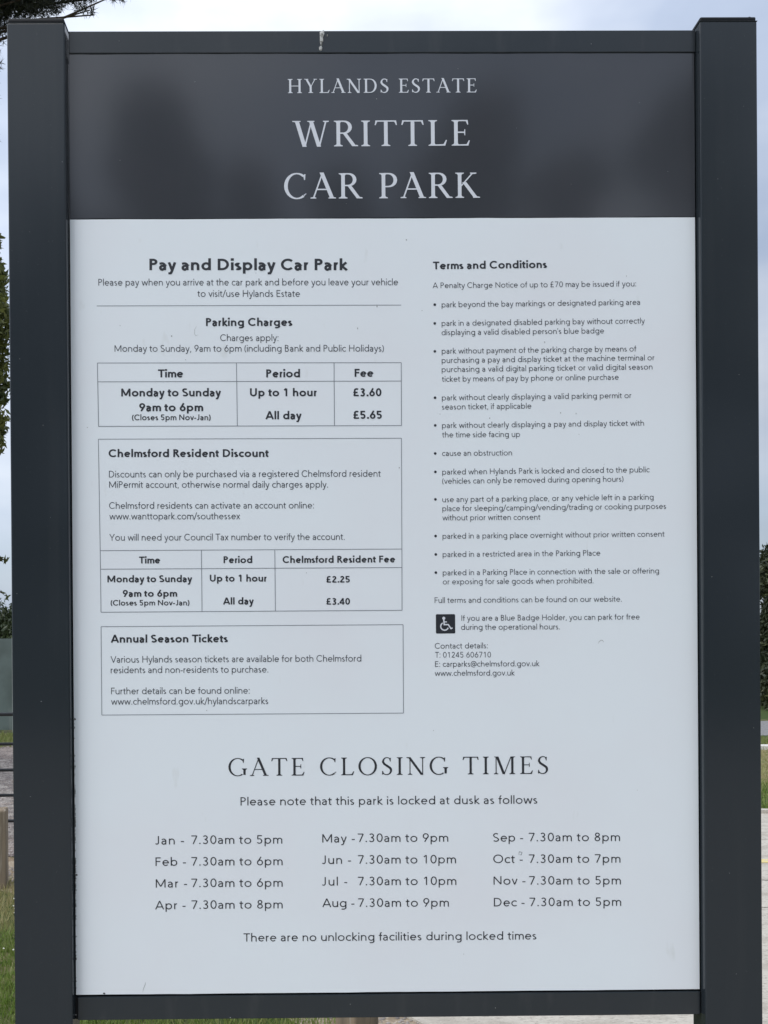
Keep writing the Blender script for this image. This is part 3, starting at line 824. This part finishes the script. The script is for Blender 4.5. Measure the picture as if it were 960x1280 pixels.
# ------------------------------------------------------------------ the ground
M_turf = mat('turf_ground', (0.060, 0.085, 0.028), rough=.95, spec=.1,
             noise=[(.9, 6, (0.16, 0.145, 0.075), .46, .66), (14, 5, (0.042, 0.066, 0.018), .45, .62)], bump=(40, .8, .02))
M_soil = mat('sandy_soil', (0.30, 0.245, 0.18), rough=.95, spec=.1,
             noise=[(7, 6, (0.20, 0.15, 0.10), .45, .62), (60, 4, (0.42, 0.36, 0.28), .55, .66)], bump=(60, .9, .012))
M_grav = mat('gravel_ground', (0.29, 0.245, 0.215), rough=.95, spec=.1,
             noise=[(.8, 4, (0.20, 0.165, 0.14), .45, .6), (18, 6, (0.13, 0.105, 0.10), .47, .58), (70, 3, (0.45, 0.41, 0.38), .55, .64)], bump=(70, 1.0, .02))
M_conc = mat('worn_concrete', (0.50, 0.465, 0.40), rough=.9, spec=.2,
             noise=[(3.5, 6, (0.38, 0.345, 0.29), .45, .66, (1, 2.5, 1)), (40, 5, (0.31, 0.28, 0.235), .55, .66, (1, 3, 1)), (120, 3, (0.55, 0.52, 0.46), .6, .7)], bump=(34, .8, .012, (1, 3, 1)))
M_path = mat('tarmac_path', (0.21, 0.205, 0.20), rough=.9, noise=[(30, 5, (0.14, 0.135, 0.13), .45, .65)], bump=(90, .6, .006))
M_kerb = mat('pale_kerb', (0.60, 0.58, 0.53), rough=.85, noise=[(12, 5, (0.42, 0.40, 0.36), .5, .7)], bump=(60, .4, .005))
M_yel = mat('faded_yellow_paint', (0.62, 0.50, 0.20), rough=.8, noise=[(45, 4, (0.47, 0.43, 0.34), .46, .6)])
M_whl = mat('faded_white_paint', (0.70, 0.69, 0.64), rough=.8, noise=[(45, 4, (0.45, 0.42, 0.36), .52, .66)])

# terrain: one sheet to the horizon
gv, gf = [], []
rings = [0, 2, 5, 10, 20, 45, 100, 250, 600, 1500]
NA = 48
gv.append((0, 0, 0))
for r in rings[1:]:
    for i in range(NA):
        a = 2 * math.pi * i / NA
        gv.append((r * math.cos(a), r * math.sin(a), -0.0 if r < 40 else 0.0))
for i in range(NA): gf.append((0, 1 + i, 1 + (i + 1) % NA))
for k in range(len(rings) - 2):
    for i in range(NA):
        a, b = 1 + k * NA + i, 1 + k * NA + (i + 1) % NA
        gf.append((a, a + NA, b + NA, b))
tag(mesh_obj('ground', gv, gf, M_turf), kind='structure')


def flat(name, pts, z, th, mt, par=None):
    """ground polygon given as (X, metres ahead of the camera), th thick"""
    P = [(x, gy(d)) for x, d in pts]
    if area(P) < 0: P = P[::-1]
    n = len(P)
    V = [(p[0], p[1], z) for p in P] + [(p[0], p[1], z - th) for p in P]
    Fc = [tuple(range(n))] + [(i, i + n, (i + 1) % n + n, (i + 1) % n) for i in range(n)]
    return mesh_obj(name, V, Fc, mt, par)


edge = [(1.9, .6), (1.35, 1.7), (.80, 2.75), (.30, 3.62), (-.35, 4.45), (-1.15, 5.25), (-2.05, 6.0), (-3.2, 6.6), (-5.0, 7.0), (-9, 7.3)]


def edge_x(d):
    for (xa, da), (xb, db) in zip(edge, edge[1:]):
        if da <= d <= db: return xa + (xb - xa) * (d - da) / (db - da)
    return edge[0][0] if d < edge[0][1] else edge[-1][0]


soil_out = [(x - .32 - .05 * math.sin(i * 2.3), d - .16) for i, (x, d) in enumerate(edge)]
tag(flat('soil_strip', [(x + .25, d + .15) for x, d in edge] + soil_out[::-1], .004, .003, M_soil), kind='structure')
tag(flat('gravel_car_park', [(-30, 7.0), (-5, 6.9), (-2.2, 6.4), (-1.0, 7.1), (.2, 8.6), (.2, 10.5), (-1.5, 12.6), (-6, 13.6), (-30, 13.9)], .008, .007, M_grav), kind='structure')
drive = tag(empty('concrete_drive'), kind='structure')


def slab_poly(d0, d1, top=.016):
    ds = [d0] + [d for _, d in edge if d0 < d < d1] + [d1]
    lft = [(max(edge_x(d), -1.9) + .02 * math.sin(d * 9), d) for d in ds]
    rgt = [(14, d1), (14, d0)]
    return flat('concrete_slab', lft + rgt, top, .03, M_conc, drive)


slab_poly(.7, 2.9); slab_poly(2.912, 5.035); slab_poly(5.05, 6.70); slab_poly(6.712, 7.78)
tag(flat('concrete_bed', [(-.4, 4.9), (.5, 3.8), (1.5, 2), (2.2, .8), (14, .8), (14, 7.75), (-.6, 7.75)], .010, .004, M_dirt), kind='structure')
tag(flat('unseen_forecourt', [(-9, -13), (9, -13), (9, .6), (1.9, .6), (1.6, 1.15), (-3, 1.2), (-9, 1.3)], .012, .011, M_conc), kind='structure')  # unseen; added as pale paving so its bounce brightens the lower notice
tag(flat('yellow_line', [(.6, 6.03), (13, 5.94), (13, 6.03), (.6, 6.12)], .020, .003, M_yel), kind='structure')
# curved dropped kerb where the drive meets the verge
V, Fc = [], []
kp = [(1.2, 8.45), (2.2, 8.20), (3.2, 8.03), (4.2, 7.93), (5.2, 7.87), (6.5, 7.85), (9, 7.86), (13, 7.9)]
kp = [(x, d - .27) for x, d in kp]
v_, f_ = ribbon([(x, gy(d)) for x, d in kp], [.07] * len(kp))
nk = len(v_)
V = [(a, b, .045) for a, b in v_] + [(a, b, .0) for a, b in v_]
Fc = [q if area([v_[i] for i in q]) > 0 else q[::-1] for q in f_]
h2 = nk // 2
Fc += [(i, i + 1, i + 1 + nk, i + nk) for i in range(h2 - 1)] + [(i + 1, i, i + nk, i + 1 + nk) for i in range(h2, nk - 1)]
tag(mesh_obj('kerb', V, Fc, M_conc), kind='structure')
tag(flat('footpath', [(-.5, 13.6), (20, 13.4), (20, 15.6), (-.5, 15.8)], .006, .005, M_path), kind='structure')
tag(flat('white_edging', [(1.5, 11.95), (16, 11.8), (16, 11.98), (1.5, 12.15)], .05, .05, M_kerb), kind='structure')
M_dry = mat('dry_verge', (0.25, 0.215, 0.115), rough=.95, spec=.1, noise=[(9, 5, (0.14, 0.15, 0.055), .45, .62)], bump=(50, .8, .02))
tag(flat('dry_verge', [(1.0, 9.2), (16, 9.0), (16, 11.8), (1.2, 11.9)], .005, .004, M_dry), kind='structure')

# grass blades: dense where the turf comes near the sign, one countless mass
M_blade = leaf_mat('grass_blade', (0.14, 0.215, 0.030), (0.40, 0.34, 0.17), rough=.6, trans=.3)
rng = np.random.default_rng(4)


def grass(name, n, xr, dr, keep, hmin, hmax, wid, dry):
    X_ = rng.uniform(xr[0], xr[1], n); D_ = rng.uniform(dr[0], dr[1], n)
    k = np.array([keep(a, b) for a, b in zip(X_, D_)])
    X_, D_ = X_[k], D_[k]
    n = len(X_)
    th = rng.uniform(0, 6.283, n); hh = rng.uniform(hmin, hmax, n); ww = rng.uniform(.6, 1.2, n) * wid
    lean = rng.uniform(.1, .9, n) * hh; la = rng.uniform(0, 6.283, n)
    B = np.stack([X_, D_ + CAMP.y, np.full(n, -.002)], 1)
    t = np.stack([np.cos(th) * ww, np.sin(th) * ww, np.zeros(n)], 1)
    top = B + np.stack([np.cos(la) * lean, np.sin(la) * lean, hh], 1)
    V_ = np.stack([B - t, B + t, top], 1).reshape(-1, 3)
    tone = np.array([min(1, max(0, dry(a, b) + rng.uniform(-.3, .35))) for a, b in zip(X_, D_)])
    return tag(tri_obj(name, V_, M_blade, attr=tone), kind='stuff')


def near_dry(x, d):
    e = edge_x(d) - x                         # distance left of the drive's edge
    nz = mnoise.noise(Vector((x * 1.3, d * 1.3, 2.0))) * .35 + mnoise.noise(Vector((x * 6, d * 6, 1.0))) * .2
    return (.88 - e * .25 if d > 4.75 else .12 - e * .05) + nz


def sparse(x, d):
    e = edge_x(d) - x
    return e > .22 + .12 * rng.random()


grass('mown_grass', 230000, (-5.6, 1.5), (1.22, 6.3), lambda x, d: sparse(x, d) and x > -.5 * d - 2.9, .02, .07, .0028, near_dry)
grass('verge_grass', 16000, (1.2, 7.5), (7.8, 9.3), lambda x, d: True, .03, .08, .006, lambda x, d: .15)
grass('dry_grass', 12000, (1.2, 7.5), (9.1, 11.8), lambda x, d: True, .03, .09, .007, lambda x, d: .75)
grass('rough_grass', 14000, (-8, -1.2), (12.7, 14.4), lambda x, d: True, .04, .10, .007, lambda x, d: .35)
grass('far_verge_grass', 9000, (3, 12.5), (12.2, 13.3), lambda x, d: True, .03, .07, .008, lambda x, d: .3)
# white clover heads in the turf
M_clov = mat('clover_flower', (0.72, 0.70, 0.62), rough=.8)
CV = []
for _ in range(170):
    d = rng.uniform(3.2, 5.8); x = rng.uniform(-2.6, -.1)
    if edge_x(d) - x < .25 or x < -.5 * d - .8: continue
    cz = rng.uniform(.03, .055); r = rng.uniform(.003, .0065); cy = gy(d)
    P6 = [(r, 0, 0), (-r, 0, 0), (0, r, 0), (0, -r, 0), (0, 0, r), (0, 0, -r)]
    for a, b, c_ in [(0, 2, 4), (2, 1, 4), (1, 3, 4), (3, 0, 4), (2, 0, 5), (1, 2, 5), (3, 1, 5), (0, 3, 5)]:
        for i in (a, b, c_): CV.append((x + P6[i][0], cy + P6[i][1], cz + P6[i][2]))
tag(tri_obj('clover_flowers', CV, M_clov), kind='stuff')
# loose stones on the gravel and the soil strip
M_stone = mat('gravel_stone', (0.33, 0.30, 0.27), rough=.9, noise=[(9, 2, (0.17, 0.15, 0.14), .4, .6)])
SV = []
for _ in range(16000):
    if rng.random() < .25:
        d = rng.uniform(3.2, 6.4); x = edge_x(d) + rng.uniform(-.3, .12); r = rng.uniform(.003, .009)
    else:
        d = rng.uniform(7, 11.5); x = -.34 * d + rng.normal(0, .8); r = rng.uniform(.008, .024)
        if x > -.9: continue
    cy = gy(d); ph = rng.uniform(0, 6.28)
    q = [(x + r * math.cos(ph + k * 1.5708) * (1 if k % 2 else 1.4), cy + r * math.sin(ph + k * 1.5708), .006) for k in range(4)]
    tp = (x, cy, .006 + r * .7)
    for k in range(4): SV += [q[k], q[(k + 1) % 4], tp]
tag(tri_obj('loose_stones', SV, M_stone), kind='stuff')

# ------------------------------------------------------------------ timber bollards
M_wood = mat('weathered_oak', (0.25, 0.195, 0.135), rough=.85, spec=.2,
             noise=[(22, 6, (0.14, 0.115, 0.085), .42, .62, (1, 1, .06)), (60, 4, (0.36, 0.31, 0.25), .56, .68, (1, 1, .04))], bump=(60, .9, .004, (1, 1, .05)))
M_woodd = mat('bollard_split', (0.03, 0.025, 0.02), rough=.9)


def bollard(x, d, w_, h_, rot_, label):
    t = tag(empty('timber_bollard', (x, gy(d), 0)), label, 'bollard', 'timber bollards along the edge of the turf')
    t.rotation_euler.z = R_(rot_)
    a = w_ / 2
    bm = box_bm(-a, a, -a, a, -.05, h_, .008, 2)
    for v in bm.verts:
        if v.co.z > h_ * .9: v.co.z += .02 - .02 * (abs(v.co.x) + abs(v.co.y)) / a
    bm_obj('bollard_body', bm, M_wood, t)
    # drying split down one face: a thin dark groove strip set a hair proud of the face
    V = [(.012 + .004 * math.sin(i * 1.9) + s * .0016 * (1 - abs(i - 5) / 6), -a - .0006, .04 + i * (h_ - .1) / 10) for s in (-1, 1) for i in range(11)]
    mesh_obj('drying_split', V, [(i, i + 11, i + 12, i + 1) for i in range(10)], M_woodd, t)
    return t


bollard(gx(443, 2.72), 2.72, .098, .50, 38, 'weathered square timber bollard just behind the notice board, seen below its bottom rail')
bollard(gx(-5, 5.62), 5.62, .128, .52, 12, 'weathered square timber bollard at the left edge, in front of the black railing')

# ------------------------------------------------------------------ black estate railing
M_iron = mat('black_iron_paint', (0.010, 0.011, 0.012), rough=.5)
DR = 6.9


def tube(name, pts, rad, mt, par, seg=8):
    V, Fc = [], []
    n = len(pts)
    for i, p in enumerate(pts):
        p = Vector(p)
        a = Vector(pts[max(i - 1, 0)]); b = Vector(pts[min(i + 1, n - 1)])
        t = (b - a).normalized()
        u = t.cross(Vector((.31, .17, .93)) if abs(t.z) < .9 else Vector((1, 0, 0))).normalized()
        v = t.cross(u)
        r = rad[i] if isinstance(rad, (list, tuple)) else rad
        for k in range(seg):
            an = 2 * math.pi * k / seg
            V.append(p + (u * math.cos(an) + v * math.sin(an)) * r)
    for i in range(n - 1):
        for k in range(seg):
            k2 = (k + 1) % seg
            Fc.append((i * seg + k, i * seg + k2, (i + 1) * seg + k2, (i + 1) * seg + k))
    Fc.append(tuple(range(seg))[::-1]); Fc.append(tuple(range((n - 1) * seg, n * seg)))
    return mesh_obj(name, V, Fc, mt, par, smooth=True)


fence = tag(empty('estate_railing', (-4.2, gy(DR), 0)), 'low black iron railing of five thin horizontal bars before the gravel car park', 'fence')
xa, xb = -7.4 + 4.2, -1.35 + 4.2
for py in (891.5, 928.5, 961, 992.5, 1024.5):
    z = gz(py, DR)
    tube('bar', [(xa, 0, z), (xb, 0, z)], .0140 if py < 900 else .0125, M_iron, fence)
for x in (-7.35, -5.4, -3.35, -1.4):
    bm_obj('upright', box_bm(x + 4.2 - .02, x + 4.2 + .02, .012, .024, -.1, 1.03, .001, 1), M_iron, fence)

# ------------------------------------------------------------------ grey green boarded fence at the far side of the car park
M_board = mat('grey_green_board', (0.115, 0.15, 0.14), rough=.7, noise=[(1.3, 5, (0.075, 0.10, 0.09), .45, .62, (1, 1, 1.2)), (6, 4, (0.16, 0.19, 0.18), .55, .7, (1, 1, .2))])
M_bpost = mat('pale_fence_post', (0.30, 0.33, 0.32), rough=.7)
DF = 14.7
bf = tag(empty('boarded_fence', (gx(18.5, DF), gy(DF), 0)), 'tall grey green close boarded fence beyond the gravel car park', 'fence')
ztop = gz(797, DF)
px0 = 0.0
for k in range(-3, 4):
    x = k * 2.2
    box('fence_post', x - .03, x + .03, -.035, .045, -.1, ztop + .015, M_bpost, bf, bev=.004)
    for j in range(8):
        xa = x + .035 + j * .266
        if k < 3: box('board', xa, xa + .2655, -.012 + (j % 2) * .003, .010 + (j % 2) * .003, .05, ztop - .004 * ((j * 7 + k) % 3), M_board, bf)

# ------------------------------------------------------------------ trees
M_bark = mat('bark', (0.075, 0.058, 0.045), rough=.95, spec=.1, noise=[(14, 5, (0.035, 0.028, 0.022), .45, .6, (1, 1, .25))], bump=(30, .9, .02, (1, 1, .3)))
L_pine = leaf_mat('pine_needles', (0.010, 0.015, 0.008), (0.034, 0.040, 0.018), trans=.03)
L_oak = leaf_mat('broad_leaves', (0.035, 0.055, 0.015), (0.17, 0.18, 0.045), trans=.28)
L_hedge = leaf_mat('hedge_leaves', (0.016, 0.028, 0.010), (0.055, 0.075, 0.022), trans=.12)
L_conif = leaf_mat('conifer_leaves', (0.011, 0.020, 0.011), (0.075, 0.085, 0.030), trans=.08)


def clump_pts(clumps, n):
    """n random points spread through a list of ellipsoids (centre, radii); returns points and per-point clump index"""
    c = np.array([q[0] for q in clumps], dtype=float); r = np.array([q[1] for q in clumps], dtype=float)
    vol = (r[:, 0] * r[:, 1] * r[:, 2]) ** .72
    idx = rng.choice(len(clumps), n, p=vol / vol.sum())
    d = rng.normal(size=(n, 3)); d /= np.linalg.norm(d, axis=1)[:, None]
    rad = rng.uniform(0, 1, n) ** .45
    return c[idx] + d * rad[:, None] * r[idx], idx


def leaves(name, clumps, n, size, M_, par, origin):
    P, idx = clump_pts(clumps, n)
    a = rng.normal(size=(n, 3)); a /= np.linalg.norm(a, axis=1)[:, None]
    b = np.cross(a, rng.normal(size=(n, 3))); b /= np.linalg.norm(b, axis=1)[:, None]
    s = size * rng.uniform(.6, 1.25, n)[:, None]
    a *= s; b *= s * .36
    V_ = np.stack([P - a, P + b * 1.0, P + a, P - b * 1.0], 1).reshape(-1, 3) - np.array(origin)
    ct = rng.uniform(0, .55, len(clumps))
    tone = np.clip(ct[idx] + rng.uniform(0, .5, n), 0, 1)
    return tri_obj(name, V_, M_, par, tone, k=4)


def needles(name, clumps, n, size, M_, par, origin, per=9, wid=.0028):
    P, idx = clump_pts(clumps, n)
    P = np.repeat(P, per, 0); idx = np.repeat(idx, per)
    m_ = len(P)
    a = rng.normal(size=(m_, 3)) + np.array([0, 0, .5]); a /= np.linalg.norm(a, axis=1)[:, None]
    b = np.cross(a, rng.normal(size=(m_, 3))); b /= np.linalg.norm(b, axis=1)[:, None]
    s = size * rng.uniform(.6, 1.2, m_)[:, None]
    V_ = np.stack([P - b * wid, P + b * wid, P + a * s], 1).reshape(-1, 3) - np.array(origin)
    tone = rng.uniform(0, 1, m_) ** 2
    return tri_obj(name, V_, M_, par, tone, k=3)


def trunk(par, base_r, h_, bend, seed):
    r = random.Random(seed)
    pts = [(bend[0] * (i / 8) ** 1.4 + r.uniform(-.05, .05) * (i > 0), bend[1] * (i / 8) ** 1.4, -.1 + (h_ + .1) * i / 8) for i in range(9)]
    tube('trunk', pts, [base_r * (1.35 if i == 0 else 1) * (1 - .75 * i / 8) for i in range(9)], M_bark, par, 10)
    return pts


def limb(par, a, b, r0, r1, seed, droop=.0):
    r = random.Random(seed)
    A, B = Vector(a), Vector(b)
    ln_ = (B - A).length
    pts = []
    for i in range(7):
        t = i / 6
        p = A.lerp(B, t) + Vector((r.uniform(-1, 1), r.uniform(-1, 1), r.uniform(-1, 1))) * ln_ * .035 * (0 < i < 6)
        p.z += math.sin(math.pi * t) * droop
        pts.append(tuple(p))
    tube('limb', pts, [r0 + (r1 - r0) * i / 6 for i in range(7)], M_bark, par, 6)
    return pts


# --- pine leaning over the sign from the left
D1 = 9.5
ox, oy = gx(-330, D1), gy(D1)
pine = tag(empty('pine_tree', (ox, oy, 0)), 'dark pine overhanging the top left corner of the photo above the left post', 'tree')
tp = trunk(pine, .26, 13.5, (.9, 0), 2)
px2 = lambda px, py, dd=0.0: (gx(px, D1 + dd), gy(D1 + dd), gz(py, D1 + dd))
cl = []
for px, py, r in [(-60, -40, .62), (-20, -10, .42), (20, -8, .36), (45, -30, .46), (78, -62, .48), (30, 8, .2), (64, 2, .2), (-5, 30, .26), (-22, 70, .26), (-40, 110, .35), (-12, 62, .13), (2, 22, .16),
                  (10, -14, .3), (150, -14, .14), (130, -12, .10), (165, -16, .12), (-8, 125, .1), (-10, 160, .08), (92, -2, .12), (-8, 175, .1), (55, -6, .26), (30, -22, .35), (70, -12, .25), (50, 6, .16), (12, 4, .2), (98, -6, .12), (106, 4, .10), (115, -4, .10), (140, -25, .22), (128, -52, .3), (170, -45, .28), (205, -60, .24), (140, -7, .085), (158, -4, .08), (148, -4, .07), (168, -10, .08), (175, -30, .13), (118, 14, .06), (108, 14, .07), (124, 20, .035),
                  (-60, 60, .5), (-100, 10, .7), (-120, -90, .8), (-30, -110, .7), (60, -130, .7), (-30, 170, .22), (-8, 148, .045), (-14, 100, .1), (-90, 170, .5), (140, -120, .5), (-180, 60, .8), (-10, 86, .10), (-2, 40, .10), (-6, 190, .05), (-25, 150, .2),
                  (-200, -120, 1.0), (-60, -220, 1.0), (60, -240, .8), (-220, -300, 1.1)]:
    dd = rng.uniform(-.35, .35)
    c0 = px2(px, py, dd)
    cl.append((c0, (r, r, r * .72)))
needles('crown', cl, 34000, .075, L_pine, pine, (ox, oy, 0), per=10, wid=.0034)
for k, i in enumerate([0, 4, 8, 20, 21, 33, 34, 37, 39, 40]):
    c0 = cl[i][0]
    zt = min(max(c0[2] - 1.2, 5.2), 12.5)
    fr = zt / 13.5
    limb(pine, (.9 * fr ** 1.4, 0, zt), (c0[0] - ox, c0[1] - oy, c0[2]), .035, .006, 50 + k, .12)

# --- broadleaf tree whose crown shows left of the post
D2 = 9.0
ox, oy = gx(-330, D2), gy(D2)
oak = tag(empty('broadleaf_tree', (ox, oy, 0)), 'leafy broadleaf tree at the left edge, its crown beside the left post', 'tree')
trunk(oak, .17, 5.2, (-.2, 0), 7)
q2 = lambda px, py, dd=0.0: (gx(px, D2 + dd), gy(D2 + dd), gz(py, D2 + dd))
cl = []
for px, py, r in [(-6, 330, .12), (-2, 305, .07), (-6, 360, .14), (0, 392, .09), (0, 440, .09), (2, 470, .08), (-2, 550, .1), (-26, 400, .42), (-16, 350, .24), (-10, 390, .2), (-8, 440, .2), (-4, 480, .15), (-6, 520, .16), (-4, 300, .10), (2, 345, .09), (-30, 400, .42), (-22, 350, .30), (-18, 470, .32), (-30, 520, .28), (-8, 310, .085), (-4, 330, .12), (0, 372, .12), (2, 420, .10), (-2, 455, .14), (4, 500, .09), (0, 535, .12), (0, 562, .06), (-16, 545, .16),
                  (-8, 696, .06), (2, 697, .04), (9, 700, .03), (-12, 730, .07), (3, 740, .035), (10, 745, .03), (-40, 700, .2), (-50, 640, .25),
                  (-100, 420, .75), (-160, 340, .7), (-220, 300, .7), (-230, 460, .8), (-150, 520, .6), (-320, 280, .8), (-420, 380, .8), (-330, 480, .9), (-480, 480, .7), (-60, 300, .3), (-80, 600, .35), (-12, 765, .05)]:
    cl.append((q2(px, py, rng.uniform(-.25, .25)), (r, r, r * .85)))
leaves('crown', cl, 62000, .045, L_oak, oak, (ox, oy, 0))
for k, i in enumerate([15, 17, 27, 36, 37, 38, 39, 41, 42, 43]):
    c0 = cl[i][0]
    zt = min(max(c0[2] - .9, 1.5), 4.6)
    limb(oak, (-.2 * (zt / 5.2) ** 1.4, 0, zt), (c0[0] - ox, c0[1] - oy, c0[2]), .045, .008, 90 + k, .1)
for a, b, k in [((-50, 690), (8, 699), 1), ((-50, 690), (8, 744), 2)]:
    p, r = q2(*a), q2(*b)
    limb(oak, (p[0] - ox, p[1] - oy, p[2]), (r[0] - ox, r[1] - oy, r[2]), .012, .003, 300 + k)


def far_tree(name, px, d, h_, wr, M_, label, n, leaf, group, seed, cat='tree', low=.25, extra=()):
    r = random.Random(seed)
    x, y = (gx(px, d), gy(d)) if px is not None else d
    o = tag(empty(name, (x, y, 0)), label, cat, group)
    tube('trunk', [(0, 0, -.1), (.05, 0, h_ * .4), (0, .05, h_ * .8)], [h_ * .035, h_ * .022, h_ * .008], M_bark, o, 8)
    c_ = []
    for i in range(26):
        t = r.uniform(0, 1)
        z = h_ * (low + (1 - low) * t)
        rr = wr * (math.sin(math.pi * min(.98, .12 + t * .84))) ** .7
        a = r.uniform(0, 6.283)
        q = rr * math.sqrt(r.uniform(.0, .55))
        s = wr * r.uniform(.26, .44)
        c_.append(((x + q * math.cos(a), y + q * math.sin(a), min(z, h_ - s * .8)), (s, s, s * .8)))
    c_ += [((x + a, y + b, c), (e, e, e * .9)) for a, b, c, e in extra]
    leaves('crown', c_, n, leaf, M_, o, (x, y, 0))
    for k in range(5):
        q = c_[k * 4][0]
        limb(o, (0, 0, h_ * r.uniform(.2, .4)), (q[0] - x, q[1] - y, q[2]), h_ * .012, h_ * .003, seed * 7 + k)
    return o


# right edge of the photo
far_tree('conifer_tree', 1008, 18.5, 3.55, 1.35, L_conif, 'dark bushy conifer at the right edge of the photo, beyond the footpath', 60000, .075, None, 11, low=.02,
         extra=[(-.75, -.6, .15 + .32 * i, .42 + .1 * (i % 3)) for i in range(10)] + [(-.4, -.5, .3 + .6 * i, .6) for i in range(5)] + [(.3, -.6, .3 + .6 * i, .6) for i in range(5)])
far_tree('conifer_tree', 1120, 22.0, 4.4, 1.7, L_conif, 'taller dark conifer beyond the footpath, just outside the right edge', 12000, .08, None, 12, low=.02)
# trees beyond the boarded fence and behind the sign
far_tree('hedge_tree', -40, 33, 3.3, 2.6, L_hedge, 'bushy green tree showing over the boarded fence at the left edge', 11000, .12, 'trees beyond the boarded fence', 21, low=.05)
far_tree('hedge_tree', 45, 35, 3.0, 2.2, L_hedge, 'low green tree over the boarded fence beside the left post', 9000, .12, 'trees beyond the boarded fence', 22, low=.05)

# hairline cracks wandering over the concrete
rc = random.Random(3)
for (x0, d0, x1, d1) in [(2.6, 5.6, 5.4, 5.45), (3.9, 6.9, 4.4, 5.2), (1.2, 3.7, 1.9, 4.9), (3.0, 4.9, 3.4, 3.2)]:
    pts = [(x0 + (x1 - x0) * i / 14 + rc.uniform(-.03, .03), gy(d0 + (d1 - d0) * i / 14 + rc.uniform(-.03, .03))) for i in range(15)]
    v, f = ribbon(pts, [rc.uniform(.004, .010) for _ in pts])
    f = [q if area([v[i] for i in q]) > 0 else q[::-1] for q in f]
    mesh_obj('hairline_crack', [(a, b, .0175) for a, b in v], f, M_dirt, drive)

# far-off wood closing the horizon: reads as one mass
Cw = []
rw = random.Random(17)
for i in range(230):
    a = R_(rw.uniform(-75, 75)); dist = rw.uniform(88, 112)
    x, y = dist * math.sin(a), dist * math.cos(a)
    if y < 15: continue
    r = rw.uniform(1.6, 2.9)
    z = rw.uniform(.6, 1.9)
    Cw.append(((x, y, z), (r * 1.3, r * 1.3, min(r, 4.3 - z))))
tag(leaves('distant_woodland', Cw, 70000, .30, L_hedge, None, (0, 0, 0)), kind='stuff')

# --- trees standing behind the photographer: seen only as soft reflections in the glossy header and posts
M_bk = leaf_mat('reflected_leaves', (0.016, 0.026, 0.010), (0.05, 0.07, 0.02), trans=.15)
k = 0
for x, y, h_, wr, lab in [(-3.1, -17.0, 12.9, 2.2, 'tall rounded tree behind the photographer, reflected at the left of the header'),
                          (4.1, -17.5, 13.2, 1.8, 'slim tree behind the photographer, reflected right of the lettering'),
                          (7.6, -16.5, 12.6, 1.9, 'broad tree behind the photographer, reflected at the far right of the header'),
                          (.9, -18.5, 12.0, 2.6, 'lower tree behind the photographer, reflected below the lettering'),
                          (-1.2, -16.0, 10.9, 1.3, 'small pointed tree behind the photographer, reflected left of the lettering'),
                          (2.9, -16.5, 11.6, 1.5, 'small bushy tree behind the photographer, reflected under the last letters'),
                          (5.6, -17.5, 11.8, 1.7, 'narrow tree behind the photographer, reflected between two broader trees'),
                          (-5.4, -16.5, 10.6, 1.5, 'round tree behind the photographer, reflected beside the left post'),
                          (-8.6, -19.0, 11.5, 2.6, 'wide tree behind the photographer, reflected in the left post'),
                          (12.5, -18.0, 11.0, 2.8, 'wide tree behind the photographer, reflected in the right post')]:
    k += 1
    far_tree('parkland_tree', None, (x, y), h_, wr, M_bk, lab, 14000, .22, 'parkland trees behind the photographer', 40 + k, low=.12)
